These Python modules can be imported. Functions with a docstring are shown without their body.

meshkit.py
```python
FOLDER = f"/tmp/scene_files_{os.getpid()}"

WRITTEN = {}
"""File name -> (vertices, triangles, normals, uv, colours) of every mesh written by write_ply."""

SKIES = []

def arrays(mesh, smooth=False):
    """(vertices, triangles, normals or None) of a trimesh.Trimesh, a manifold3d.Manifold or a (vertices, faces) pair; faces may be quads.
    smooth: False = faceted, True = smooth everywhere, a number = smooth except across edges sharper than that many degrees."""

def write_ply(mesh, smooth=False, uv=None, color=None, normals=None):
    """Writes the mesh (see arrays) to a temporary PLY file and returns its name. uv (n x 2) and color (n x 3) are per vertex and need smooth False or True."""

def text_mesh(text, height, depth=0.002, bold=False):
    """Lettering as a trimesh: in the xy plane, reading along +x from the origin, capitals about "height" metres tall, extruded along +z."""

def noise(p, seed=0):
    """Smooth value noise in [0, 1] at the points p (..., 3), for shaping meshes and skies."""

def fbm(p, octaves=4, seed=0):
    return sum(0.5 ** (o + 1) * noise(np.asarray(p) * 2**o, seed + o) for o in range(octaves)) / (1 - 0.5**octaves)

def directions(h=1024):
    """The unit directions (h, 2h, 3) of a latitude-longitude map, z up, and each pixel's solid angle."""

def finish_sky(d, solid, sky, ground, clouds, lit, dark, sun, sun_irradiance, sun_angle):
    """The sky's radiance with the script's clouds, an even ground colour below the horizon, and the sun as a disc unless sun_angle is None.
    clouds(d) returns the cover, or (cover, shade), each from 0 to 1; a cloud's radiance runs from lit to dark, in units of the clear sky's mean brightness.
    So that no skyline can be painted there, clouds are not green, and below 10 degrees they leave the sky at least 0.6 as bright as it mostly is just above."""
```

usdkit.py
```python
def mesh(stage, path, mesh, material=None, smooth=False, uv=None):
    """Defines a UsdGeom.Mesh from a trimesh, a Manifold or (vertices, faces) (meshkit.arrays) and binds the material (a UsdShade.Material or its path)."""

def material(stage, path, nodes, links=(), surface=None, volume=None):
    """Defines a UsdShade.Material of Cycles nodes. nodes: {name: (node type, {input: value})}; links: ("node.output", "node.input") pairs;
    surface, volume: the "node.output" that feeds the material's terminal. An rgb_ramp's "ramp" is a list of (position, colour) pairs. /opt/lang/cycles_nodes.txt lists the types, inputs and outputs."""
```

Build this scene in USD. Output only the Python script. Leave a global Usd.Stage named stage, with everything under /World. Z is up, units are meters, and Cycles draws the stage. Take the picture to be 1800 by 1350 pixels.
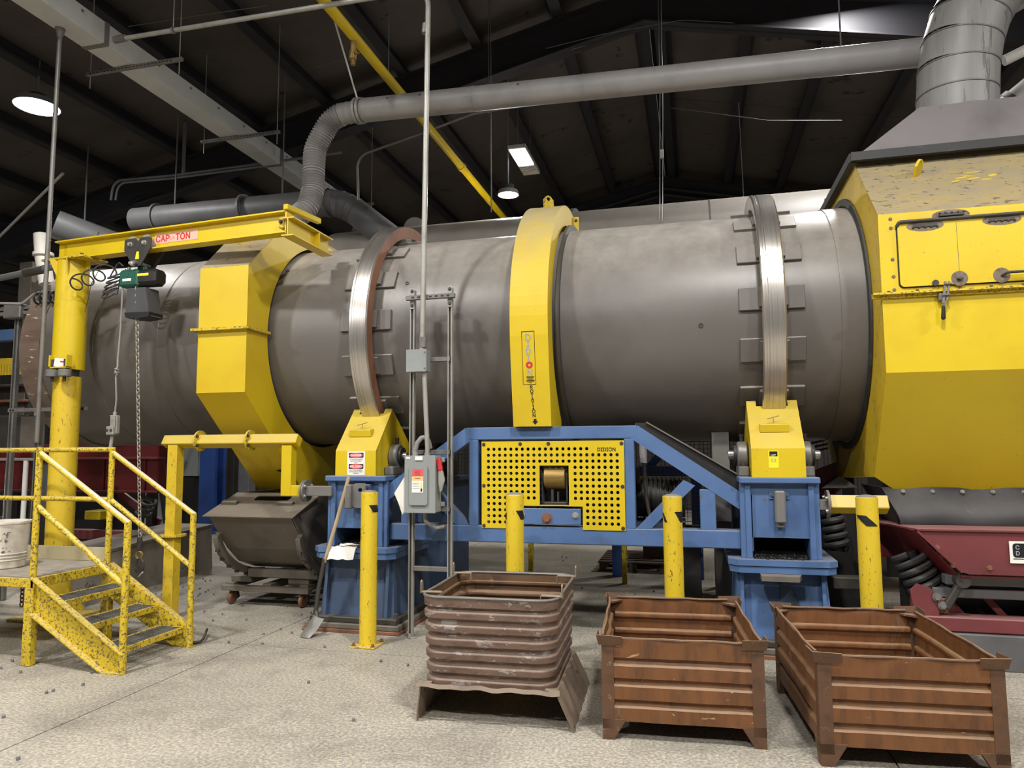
import math
import numpy as np, trimesh, usdkit, meshkit
from pxr import Usd, UsdGeom, UsdLux, UsdShade, Gf, Sdf
from shapely.geometry import Polygon, Point, box as rect
from shapely.ops import unary_union

stage = Usd.Stage.CreateInMemory()
UsdGeom.SetStageUpAxis(stage, UsdGeom.Tokens.z)
UsdGeom.SetStageMetersPerUnit(stage, 1.0)
UsdGeom.Xform.Define(stage, '/World')
A = lambda *p: np.array(p, float)
X, Y, Z = A(1, 0, 0), A(0, 1, 0), A(0, 0, 1)

# ------------------------------------------------------------------ camera
F, EYE = 1250.0, 1.6
PIT, YAW, ROL = (math.radians(a) for a in (5.3, 14.3, -0.34))
FW = A(-math.sin(YAW) * math.cos(PIT), math.cos(YAW) * math.cos(PIT), math.sin(PIT))
R0 = A(math.cos(YAW), math.sin(YAW), 0)
RT = R0 * math.cos(ROL) + np.cross(R0, FW) * math.sin(ROL)
UP = np.cross(RT, FW)
cam = UsdGeom.Camera.Define(stage, '/World/camera')
cam.CreateHorizontalApertureAttr(36.0)
cam.CreateVerticalApertureAttr(27.0)
cam.CreateFocalLengthAttr(36.0 * F / 1800)
cam.CreateFStopAttr(0.0)
cam.CreateClippingRangeAttr(Gf.Vec2f(0.05, 200))
cam.AddTransformOp().Set(Gf.Matrix4d(*RT, 0, *UP, 0, *(-FW), 0, 0, 0, EYE, 1))
cam.CreateExposureAttr(0.0)

# ------------------------------------------------------------------ light: high-bay lamps of the hall, out of frame
def lamp_light(path, loc, power, radius=0.28, col=(1, .98, .945)):
    l = UsdLux.DiskLight.Define(stage, path)
    l.CreateRadiusAttr(radius); l.CreateIntensityAttr(power); l.CreateColorAttr(Gf.Vec3f(*col)); l.CreateNormalizeAttr(True)
    l.AddTranslateOp().Set(Gf.Vec3d(*map(float, loc)))
    return l
UsdGeom.Xform.Define(stage, '/World/Lamps')
LP = 165.0
for i, (p, k) in enumerate([((-4.6, 2.2, 7.0), 1.0), ((1.0, 2.0, 7.0), .78), ((-1.6, -2.6, 7.0), .9), ((5.0, -2.0, 7.0), .9), ((-8.5, -1.5, 6.2), .9), ((2.05, 9.6, 7.6), .3), ((6.5, 3.5, 6.4), .6), ((3.0, 13.5, 6.6), .5), ((-9.5, 12.5, 5.8), .35)]):
    lamp_light(f'/World/Lamps/bay_lamp_{i + 1:03d}', p, LP * k)
dome = UsdLux.DomeLight.Define(stage, '/World/Lamps/ambient')
dome.CreateIntensityAttr(0.035); dome.CreateColorAttr(Gf.Vec3f(.95, .97, 1))

# ------------------------------------------------------------------ where a sight line of the photo meets a real plane
def ray(x, y): return FW + (x - 900) / F * RT - (y - 675) / F * UP
def onZ(x, y, z=0.0): d = ray(x, y); return A(0, 0, EYE) + d * ((z - EYE) / d[2])
def onY(x, y, v): d = ray(x, y); return A(0, 0, EYE) + d * (v / d[1])
def onX(x, y, v): d = ray(x, y); return A(0, 0, EYE) + d * (v / d[0])

# ------------------------------------------------------------------ shapes
def unit(v): v = np.asarray(v, float); return v / np.linalg.norm(v)
def join(*ms):
    out = []
    for m in ms: out += list(m) if isinstance(m, (list, tuple)) else [m]
    return trimesh.util.concatenate(out)
def tm(v, f): return trimesh.Trimesh(np.asarray(v, float), np.asarray(f), process=False)
def bx(x0, x1, y0, y1, z0, z1, b=0.0):
    if b <= 0:
        m = trimesh.creation.box((x1 - x0, y1 - y0, z1 - z0)); m.apply_translation(((x0 + x1) / 2, (y0 + y1) / 2, (z0 + z1) / 2)); return m
    P = []
    for x, sx in ((x0, 1), (x1, -1)):
        for y, sy in ((y0, 1), (y1, -1)):
            for z, sz in ((z0, 1), (z1, -1)):
                P += [(x, y + b * sy, z + b * sz), (x + b * sx, y, z + b * sz), (x + b * sx, y + b * sy, z)]
    return trimesh.convex.convex_hull(np.array(P))
def frame(d, up=Z):
    d = unit(d); up = np.asarray(up, float)
    if abs(d @ unit(up)) > .99: up = Y if abs(d @ Y) < .9 else X
    s = unit(np.cross(up, d)); return d, s, np.cross(d, s)
def place(m, o, ex, ey, ez):
    M = np.eye(4); M[:3, 0], M[:3, 1], M[:3, 2], M[:3, 3] = ex, ey, ez, o
    m = m.copy(); m.apply_transform(M); return m
def beam(p, q, w, h, up=Z, b=0.0):
    """Solid bar from p to q, w across, h along up."""
    p, q = np.asarray(p, float), np.asarray(q, float); d, s, u = frame(q - p, up); L = np.linalg.norm(q - p)
    return place(bx(0, L, -w / 2, w / 2, -h / 2, h / 2, b), p, d, s, u)
def prism(poly, o, ex, ey, t0, t1):
    """Extrudes a 2D polygon (points or shapely) lying in the plane o + u ex + v ey from t0 to t1 along ex x ey."""
    poly = poly if hasattr(poly, 'geom_type') else Polygon(poly)
    if not poly.is_valid: poly = poly.buffer(0)
    gs = list(getattr(poly, 'geoms', [poly]))
    m = join([trimesh.creation.extrude_polygon(g, t1 - t0, engine='earcut') for g in gs])
    ex, ey = unit(ex), unit(ey); n = np.cross(ex, ey)
    return place(m, np.asarray(o, float) + n * t0, ex, ey, n)
def profile(poly, p, q, up=Z):
    """A polygon (s across, u up) drawn out from p to q."""
    p, q = np.asarray(p, float), np.asarray(q, float); d, s, u = frame(q - p, up)
    return prism(poly, p, s, u, 0, np.linalg.norm(q - p))
def ipoly(H, W, tf, tw): return unary_union([rect(-W / 2, -H / 2, W / 2, -H / 2 + tf), rect(-W / 2, H / 2 - tf, W / 2, H / 2), rect(-tw / 2, -H / 2, tw / 2, H / 2)])
def cpoly(H, W, t, side=1):
    p = unary_union([rect(0, -H / 2, t, H / 2), rect(0, -H / 2, W, -H / 2 + t), rect(0, H / 2 - t, W, H / 2)])
    return p if side > 0 else Polygon([(-x, y) for x, y in p.exterior.coords])
def lpoly(a, b, t): return unary_union([rect(0, 0, a, t), rect(0, 0, t, b)])
def tubepoly(w, h, t): return rect(-w / 2, -h / 2, w / 2, h / 2).buffer(0).difference(rect(-w / 2 + t, -h / 2 + t, w / 2 - t, h / 2 - t))
def rrect(w, h, r, k=4, cx=0, cy=0): return rect(cx - w / 2 + r, cy - h / 2 + r, cx + w / 2 - r, cy + h / 2 - r).buffer(r, quad_segs=k)
def lathe(prof, o, axis, n=32, a0=0.0, a1=2 * math.pi, closed=False, up=Z):
    """Revolves (radius, along) points about axis; closed also joins the last point to the first."""
    d, s, u = frame(axis, up); full = abs(a1 - a0) > 2 * math.pi - 1e-6
    m = n if full else n + 1
    ang = a0 + (a1 - a0) * np.arange(m) / n
    pr = np.asarray(prof, float); k = len(pr)
    v = (np.asarray(o, float) + pr[None, :, 1, None] * d + pr[None, :, 0, None] * (np.cos(ang)[:, None, None] * s + np.sin(ang)[:, None, None] * u)).reshape(-1, 3)
    f = []
    for i in range(n):
        j = (i + 1) % m
        for a in range(k if closed else k - 1):
            b = (a + 1) % k
            q = (i * k + a, j * k + a, j * k + b, i * k + b)
            f += [(q[0], q[1], q[2]), (q[0], q[2], q[3])]
    if closed and not full:
        c = trimesh.creation.triangulate_polygon(Polygon(pr), engine='earcut')
        base = len(v); vv, ff = c
        pts = np.asarray(vv)
        for e, flip in ((0, False), (n, True)):
            ca, sa = math.cos(ang[e]), math.sin(ang[e])
            ev = np.asarray(o, float) + pts[:, 1, None] * d + pts[:, 0, None] * (ca * s + sa * u)
            v = np.vstack([v, ev]); f += [tuple(t[::-1] if flip else t) for t in (np.asarray(ff) + base).tolist()]; base = len(v)
    t = tm(v, f)
    if full or closed: t.fix_normals() if len(f) < 4000 else None
    return t
def cyl(p, q, r, r2=None, n=20):
    p, q = np.asarray(p, float), np.asarray(q, float); L = np.linalg.norm(q - p); r2 = r if r2 is None else r2
    return lathe([(0, 0), (r, 0), (r2, L), (0, L)], p, q - p, n)
def hollow(p, q, R, r, n=32):
    p, q = np.asarray(p, float), np.asarray(q, float); L = np.linalg.norm(q - p)
    return lathe([(R, 0), (R, L), (r, L), (r, 0)], p, q - p, n, closed=True)
def rounded(pts, rad, k=6):
    pts = [np.asarray(p, float) for p in pts]; out = [pts[0]]
    for a, b, c in zip(pts, pts[1:], pts[2:]):
        u, w = unit(a - b), unit(c - b); th = math.acos(max(-1, min(1, u @ w)))
        if th > math.pi - .03: out.append(b); continue
        t = min(rad / math.tan(th / 2), .49 * np.linalg.norm(a - b), .49 * np.linalg.norm(c - b)); r = t * math.tan(th / 2)
        ctr = b + unit(u + w) * r / math.sin(th / 2); s, e = b + u * t - ctr, b + w * t - ctr; om = math.acos(max(-1, min(1, unit(s) @ unit(e))))
        for i in range(k + 1): out.append(ctr + (math.sin((1 - i / k) * om) * s + math.sin(i / k * om) * e) / math.sin(om))
    return out + [pts[-1]]
def sweep(section, path, scale=None, caps=True, up=Z):
    """Sweeps a closed 2D section along a path with a rotation-free frame."""
    P = np.asarray(path, float); S = np.asarray(section, float); n, k = len(P), len(S)
    T = np.zeros_like(P); D = np.diff(P, axis=0); D /= np.linalg.norm(D, axis=1)[:, None]
    T[0], T[-1] = D[0], D[-1]; T[1:-1] = D[:-1] + D[1:]; T /= np.linalg.norm(T, axis=1)[:, None]
    _, s, u = frame(T[0], up); rows = []
    for i in range(n):
        s = unit(s - T[i] * (s @ T[i])); u = np.cross(T[i], s); q = 1 if scale is None else scale[i]
        rows.append(P[i] + q * (S[:, :1] * s + S[:, 1:] * u))
    v = np.vstack(rows); f = []
    for i in range(n - 1):
        for a in range(k):
            b = (a + 1) % k; q = (i * k + a, i * k + b, (i + 1) * k + b, (i + 1) * k + a); f += [(q[0], q[1], q[2]), (q[0], q[2], q[3])]
    if caps:
        v = np.vstack([v, P[0], P[-1]])
        for a in range(k): b = (a + 1) % k; f += [(n * k, b, a), (n * k + 1, (n - 1) * k + a, (n - 1) * k + b)]
    return tm(v, f)
def circle(r, n=12): a = 2 * np.pi * np.arange(n) / n; return np.stack([r * np.cos(a), r * np.sin(a)], 1)
def pipe(pts, r, n=12, bend=0.0, k=6, scale=None): return sweep(circle(r, n), rounded(pts, bend, k) if bend else pts, scale)
def torus(o, axis, R, r, n=28, k=10, a0=0.0, a1=2 * math.pi):
    return lathe([(R + r * math.cos(t), r * math.sin(t)) for t in 2 * np.pi * np.arange(k) / k], o, axis, n, a0, a1, closed=True)
def hexbolt(p, n, r=.014, h=.012, washer=True):
    p, n = np.asarray(p, float), unit(n); m = [cyl(p + n * .002, p + n * h, r, n=6)]
    if washer: m.append(cyl(p - n * .001, p + n * .003, r * 1.45, n=12))
    return join(m)
def ball(c, r, k=2): m = trimesh.creation.icosphere(k, r); m.apply_translation(c); return m
def hull(pts): return trimesh.convex.convex_hull(np.asarray(pts, float))
def strip(rows):
    """Grid of points (rows of equal length) to a surface."""
    G = np.asarray(rows, float); a, b = G.shape[:2]; f = []
    for i in range(a - 1):
        for j in range(b - 1): q = (i * b + j, i * b + j + 1, (i + 1) * b + j + 1, (i + 1) * b + j); f += [(q[0], q[1], q[2]), (q[0], q[2], q[3])]
    return tm(G.reshape(-1, 3), f)
def sheet(rows, t, n=None):
    """A sheet of thickness t from a grid of points, closed all round, thickened along its own normals (or n)."""
    G = np.asarray(rows, float); a, b = G.shape[:2]
    m = strip(G); nv = np.array(m.vertex_normals).reshape(a, b, 3) if n is None else np.broadcast_to(unit(n), G.shape)
    H = G - nv * t; v = np.vstack([G.reshape(-1, 3), H.reshape(-1, 3)]); N = a * b
    f = m.faces.tolist(); f += [(x[0] + N, x[2] + N, x[1] + N) for x in m.faces.tolist()]
    edge = [j for j in range(b)] + [i * b + b - 1 for i in range(1, a)] + [(a - 1) * b + j for j in range(b - 2, -1, -1)] + [i * b for i in range(a - 2, 0, -1)]
    for p, q in zip(edge, edge[1:] + edge[:1]): f += [(p, p + N, q + N), (p, q + N, q)]
    return tm(v, f)
def turn(m, rz, o=(0, 0, 0)):
    m = m.copy(); m.apply_transform(trimesh.transformations.rotation_matrix(rz, (0, 0, 1), o)); return m
def text(t, h, o, ex, ey, depth=.0015, bold=False, cx=False):
    m = meshkit.text_mesh(t, h, depth, bold); ex, ey = unit(ex), unit(ey)
    if cx: m.apply_translation((-(m.bounds[0][0] + m.bounds[1][0]) / 2, 0, 0))
    return place(m, o, ex, ey, np.cross(ex, ey))

# ------------------------------------------------------------------ scene tree
used = {}
def numbered(path):
    n = used.get(path, 0); used[path] = n + 1
    return path if n == 0 else f'{path}_{n:03d}'
def keys(prim, **kw):
    for k, v in kw.items():
        if v: prim.SetCustomDataByKey(k, v)
    return prim
class Thing:
    def __init__(s, name, label=None, category=None, loc=(0, 0, 0), group=None, kind=None):
        s.path, s.loc = numbered('/World/' + name), np.asarray(loc, float)
        x = UsdGeom.Xform.Define(stage, s.path); s.op = x.AddTranslateOp(); s.op.Set(Gf.Vec3d(*map(float, loc)))
        s.prim = keys(x.GetPrim(), label=label, category=category, group=group, kind=kind); s.group, s.category = group, category
    def part(s, name, mesh, mat, label=None, under=None, kind=None, smooth=35):
        p = numbered((under or s.path) + '/' + name)
        mesh = mesh if not isinstance(mesh, (list, tuple)) else join(mesh)
        v, f = np.array(mesh.vertices) - s.loc, np.array(mesh.faces)
        m = usdkit.mesh(stage, p, tm(v, f), MAT[mat], smooth=smooth)
        keys(m.GetPrim(), label=label, kind=kind); return p
def single(name, label, category, mesh, mat, group=None, kind=None, smooth=35):
    p = numbered('/World/' + name); mesh = mesh if not isinstance(mesh, (list, tuple)) else join(mesh)
    c = np.array(mesh.bounds).mean(0); c[2] = mesh.bounds[0][2]
    m = usdkit.mesh(stage, p, tm(np.array(mesh.vertices) - c, mesh.faces), MAT[mat], smooth=smooth)
    UsdGeom.Xformable(m).AddTranslateOp().Set(Gf.Vec3d(*map(float, c)))
    keys(m.GetPrim(), label=label, category=category, group=group, kind=kind); return p
def copy(src, loc, label=None, rz=0.0, group=None):
    name = src.path.rsplit('/', 1)[1]
    t = Thing(name, label, src.category, loc, group or src.group)
    UsdGeom.Xformable(t.prim).AddRotateZOp().Set(math.degrees(rz))
    # internal reference to the first one; its own transform stays
    t.prim.GetReferences().AddInternalReference(src.path); t.prim.SetInstanceable(True); return t

# ------------------------------------------------------------------ materials
MAT = {}
def lin(c):
    c = np.asarray(c, float) / 255; return tuple(np.where(c < .04045, c / 12.92, ((c + .055) / 1.055) ** 2.4))
def paint(name, col, col2=None, chip=None, amt=.35, cs=10, dust=0.0, dustc=(128, 120, 108), rough=.45, metal=0.0, vs=2.0, var=.12, bump=.0, stretch=(1, 1, 1), spec=.5, dr=(.25, .95), fleck=None):
    """Worn coating: two drifting tones, chips of chip colour, dust settled on faces that look up."""
    c = np.array(lin(col)); c2 = np.array(lin(col2)) if col2 is not None else c * (1 - 2 * var)
    N = {'g': ('geometry', {}), 'm': ('mapping', {'scale': stretch}), 'n1': ('noise_texture', {'scale': vs, 'detail': 6, 'roughness': .6}),
         'r1': ('rgb_ramp', {'ramp': [(.25, tuple(c2)), (.5, tuple(c)), (.8, tuple(np.minimum(c * (1 + var), .98)))]}),
         'p': ('principled_bsdf', {'roughness': rough, 'metallic': metal, 'specular_ior_level': spec})}
    L = [('g.position', 'm.vector'), ('m.vector', 'n1.vector'), ('n1.fac', 'r1.fac')]; out = 'r1.color'
    if chip is not None:
        t = .70 - .28 * amt
        N.update(n2=('noise_texture', {'scale': cs, 'detail': 8, 'roughness': .72}), r2=('rgb_ramp', {'ramp': [(0, (0, 0, 0)), (t, (0, 0, 0)), (t + .025, (1, 1, 1)), (1, (1, 1, 1))]}), x2=('mix_color', {'b': lin(chip)}))
        L += [('m.vector', 'n2.vector'), ('n2.fac', 'r2.fac'), ('r2.color', 'x2.fac'), (out, 'x2.a')]; out = 'x2.result'
    if dust:
        N.update(sx=('separate_xyz', {}), mr=('map_range', {'from_min': dr[0], 'from_max': dr[1], 'to_min': 0, 'to_max': 1, 'clamp': True}),
                 n3=('noise_texture', {'scale': 5, 'detail': 6, 'roughness': .7}), r3=('rgb_ramp', {'ramp': [(.3, (dust * .55,) * 3), (.7, (min(1, dust * 1.15),) * 3)]}),
                 mm=('math', {'math_type': 'multiply'}), x3=('mix_color', {'b': lin(dustc)}))
        L += [('g.normal', 'sx.vector'), ('sx.z', 'mr.value'), ('m.vector', 'n3.vector'), ('n3.fac', 'r3.fac'), ('mr.result', 'mm.value1'), ('r3.color', 'mm.value2'), ('mm.value', 'x3.fac'), (out, 'x3.a')]; out = 'x3.result'
    if fleck:
        N.update(mf=('mapping', {'scale': (.55, 1.4, 1.4)}), n5=('noise_texture', {'scale': fleck[1], 'detail': 4, 'roughness': .6, 'distortion': .6}), r5=('rgb_ramp', {'ramp': [(0, (0, 0, 0)), (fleck[2], (0, 0, 0)), (fleck[2] + .03, (.85,) * 3), (1, (.85,) * 3)]}), x5=('mix_color', {'b': lin(fleck[0])}))
        L += [('g.position', 'mf.vector'), ('mf.vector', 'n5.vector'), ('n5.fac', 'r5.fac'), ('r5.color', 'x5.fac'), (out, 'x5.a')]; out = 'x5.result'
    if bump:
        N.update(n4=('noise_texture', {'scale': 60, 'detail': 4}), bu=('bump', {'strength': bump, 'distance': .004}))
        L += [('m.vector', 'n4.vector'), ('n4.fac', 'bu.height'), ('bu.normal', 'p.normal')]
    L.append((out, 'p.base_color'))
    MAT[name] = usdkit.material(stage, '/World/Looks/' + name, N, L, surface='p.BSDF')
def emit(name, col, strength):
    MAT[name] = usdkit.material(stage, '/World/Looks/' + name, {'e': ('emission', {'color': col, 'strength': strength})}, [], surface='e.emission')

YEL = (206, 177, 28)
paint('drum_grey', (98, 93, 89), (80, 76, 73), dust=.85, dustc=(182, 175, 166), rough=.40, vs=1.1, bump=.06, dr=(.1, 1.0))
paint('drum_far', (140, 134, 128), (124, 119, 114), dust=.7, dustc=(176, 168, 158), rough=.5, vs=1.0)
paint('drum_end', (110, 92, 80), (86, 70, 60), chip=(196, 186, 174), amt=.34, cs=9, dust=.4, dustc=(170, 160, 148), rough=.45, stretch=(.6, .6, 3))
paint('yellow', YEL, (198, 164, 24), chip=(110, 98, 66), amt=.10, cs=30, dust=.85, dustc=(168, 158, 136), rough=.42, vs=1.6, var=.05, dr=(.2, .85))
paint('yellow_dusty', (190, 160, 48), (170, 144, 56), dust=1.0, dustc=(134, 126, 112), rough=.55, vs=2.5, var=.06, dr=(.1, .6), stretch=(.5, 1, 1), fleck=((84, 78, 72), 26, .60))
paint('yellow_worn', (206, 177, 38), (188, 158, 34), chip=(108, 95, 60), amt=.6, cs=52, dust=.42, dustc=(176, 164, 138), rough=.5, vs=3, var=.06)
paint('yellow_clean', (208, 180, 24), (198, 168, 24), chip=(120, 106, 60), amt=.17, cs=36, dust=.5, dustc=(160, 148, 120), rough=.4, vs=2, var=.05)
paint('yellow_post', (216, 186, 40), (204, 174, 36), chip=(104, 90, 56), amt=.36, cs=52, dust=.3, rough=.5, vs=3, var=.05, stretch=(1, 1, .35))
paint('yellow_drip', (210, 178, 44), (192, 162, 44), chip=(116, 102, 66), amt=.36, cs=40, dust=.4, rough=.45, vs=3, var=.06, stretch=(1, 1, .35))
paint('blue', (80, 108, 152), (66, 92, 134), chip=(92, 96, 106), amt=.3, cs=8, dust=.65, dustc=(140, 138, 136), rough=.45, vs=2.2)
paint('blue_dark', (68, 86, 114), (54, 68, 92), chip=(84, 86, 90), amt=.3, cs=7, dust=.6, dustc=(126, 122, 116), rough=.55, vs=2, stretch=(1.5, 1.5, .4))
paint('blue_far', (40, 72, 140), (34, 58, 112), dust=.4, rough=.5)
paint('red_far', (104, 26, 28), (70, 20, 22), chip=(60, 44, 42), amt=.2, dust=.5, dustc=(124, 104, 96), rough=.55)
paint('red', (114, 52, 56), (92, 44, 48), chip=(96, 78, 76), amt=.2, cs=6, dust=.6, dustc=(158, 124, 118), rough=.5, stretch=(.5, 1, 1))
paint('steel_polished', (196, 190, 183), (150, 142, 132), metal=.85, rough=.27, vs=9, stretch=(14, .15, .15), dust=.0)
paint('steel_rust', (134, 92, 70), (104, 74, 58), metal=.2, rough=.5, vs=6)
paint('steel_dark', (66, 62, 58), (50, 47, 44), dust=.4, rough=.5, metal=.2, vs=4)
paint('steel_grey', (112, 110, 107), (94, 92, 90), chip=(84, 74, 66), amt=.2, dust=.45, dustc=(150, 144, 136), rough=.45, vs=3)
paint('iron_black', (34, 33, 32), (26, 25, 24), dust=.35, dustc=(92, 88, 82), rough=.55)
paint('galv', (158, 156, 150), (136, 134, 128), metal=.25, rough=.42, vs=6, dust=.35, dustc=(150, 142, 130))
paint('rail_worn', (206, 174, 48), (186, 156, 44), chip=(112, 98, 62), amt=.5, cs=62, dust=.95, dustc=(190, 186, 180), rough=.35, vs=3, dr=(.45, .8))
paint('galv_dark', (120, 118, 114), (100, 98, 95), metal=.35, rough=.45, vs=6, dust=.4)
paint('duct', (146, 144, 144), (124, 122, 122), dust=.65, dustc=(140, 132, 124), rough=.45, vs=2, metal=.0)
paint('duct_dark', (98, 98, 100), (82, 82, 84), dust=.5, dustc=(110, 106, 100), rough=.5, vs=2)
paint('duct_streaked', (132, 130, 129), (112, 110, 109), chip=(92, 88, 84), amt=.42, cs=5, rough=.5, vs=3, stretch=(2, 2, .16))
paint('toe_dust', (178, 166, 132), (158, 146, 116), chip=(200, 180, 90), amt=.2, cs=20, rough=.6, vs=4)
paint('hose', (138, 136, 134), (112, 110, 108), dust=.5, dustc=(128, 120, 112), rough=.55)
paint('tray_grey', (186, 188, 186), (168, 170, 168), rough=.45, vs=2, dust=.3)
paint('hopper', (108, 100, 90), (88, 82, 74), chip=(124, 116, 104), amt=.2, cs=5, dust=.5, dustc=(134, 124, 110), rough=.55, vs=3)
paint('plenum_grey', (112, 107, 108), (94, 90, 92), chip=(80, 74, 72), amt=.16, cs=5, dust=.4, dustc=(128, 122, 122), rough=.5, vs=2)
paint('rubber', (44, 43, 44), (34, 34, 35), chip=(66, 64, 63), amt=.3, cs=4, dust=.55, dustc=(100, 96, 94), rough=.6)
paint('bronze', (150, 122, 66), (116, 92, 50), metal=.5, rough=.4, vs=8, stretch=(.3, 3, 3))
paint('crate_rust', (108, 68, 36), (70, 46, 32), chip=(104, 84, 72), amt=.42, cs=3.2, dust=.75, dustc=(146, 118, 86), rough=.55, vs=9, bump=.25, stretch=(1.5, 1.5, .35), var=.28, fleck=((176, 150, 104), 13, .685))
paint('crate_dark', (90, 62, 42), (66, 48, 36), chip=(116, 94, 76), amt=.34, cs=16, dust=.75, dustc=(146, 120, 94), rough=.6, vs=12, bump=.3, var=.2)
paint('bin_rust', (104, 82, 70), (72, 52, 42), chip=(140, 134, 131), amt=.46, cs=6, dust=.7, dustc=(136, 118, 102), rough=.5, vs=8, bump=.4, stretch=(1, 1, 2.6), fleck=((188, 180, 172), 22, .69))
paint('bin_leg', (122, 106, 90), (96, 80, 66), chip=(76, 62, 52), amt=.3, cs=8, dust=.5, dustc=(150, 136, 118), rough=.65, vs=5, bump=.3)
paint('bin_inside', (94, 68, 46), (70, 50, 36), chip=(120, 96, 72), amt=.3, cs=5, dust=.6, dustc=(138, 114, 90), rough=.65, vs=4)
paint('roof_board', (74, 68, 64), (52, 48, 46), chip=(38, 35, 34), amt=.3, cs=1.6, rough=.85, vs=.8)
paint('roof_steel', (36, 35, 40), (29, 28, 32), rough=.7, vs=1)
paint('wall_metal', (62, 58, 54), (50, 47, 45), rough=.7, vs=.6)
paint('concrete_dark', (140, 132, 120), (112, 105, 95), chip=(90, 84, 76), amt=.35, cs=3, dust=.3, dustc=(156, 148, 136), rough=.8, vs=3, bump=.3)
paint('green', (22, 84, 66), (16, 66, 52), chip=(14, 40, 34), amt=.4, cs=40, rough=.4)
paint('black', (22, 22, 23), rough=.5, var=.05)
paint('bag', (70, 70, 72), (56, 56, 58), rough=.7, dust=.3)
paint('white', (232, 230, 224), (214, 212, 206), rough=.5, var=.04)
paint('paper', (226, 222, 212), (206, 200, 190), chip=(150, 120, 100), amt=.08, cs=20, rough=.7, var=.04)
paint('grey_box', (142, 146, 145), (130, 134, 132), rough=.4, var=.05, dust=.25)
paint('label_red', (216, 92, 96), rough=.5, var=.06)
paint('sign_red', (196, 40, 44), rough=.5, var=.05)
paint('label_pink', (232, 176, 160), (222, 150, 130), rough=.5, var=.05)
paint('label_orange', (240, 190, 130), rough=.5, var=.04)
paint('label_yellow', (240, 222, 40), rough=.5, var=.04)
paint('print_grey', (120, 124, 136), rough=.5, var=.05)
paint('print_silver', (150, 158, 172), rough=.4, var=.05)
paint('chain', (158, 150, 140), (120, 112, 104), metal=.3, rough=.45, vs=30)
paint('bucket', (214, 206, 192), (176, 168, 154), chip=(96, 90, 84), amt=.3, cs=7, rough=.7, vs=6, bump=.4)
paint('wood', (170, 150, 118), (140, 122, 96), rough=.6, vs=6, stretch=(4, 4, .4))
paint('wood_dark', (84, 70, 58), (62, 52, 44), rough=.7, vs=6)
paint('grit', (24, 23, 22), (18, 18, 18), chip=(200, 200, 196), amt=.2, cs=60, rough=.4)
paint('slug', (128, 128, 132), (92, 92, 96), metal=.4, rough=.45, vs=30)
paint('weld_soot', (120, 106, 92), (84, 74, 66), chip=(60, 54, 50), amt=.4, cs=30, metal=.3, rough=.5, vs=20)
emit('lamp_glow', (1, .98, .94), 60.0)
emit('tube_glow', (.93, .98, 1), 9.0)
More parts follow.
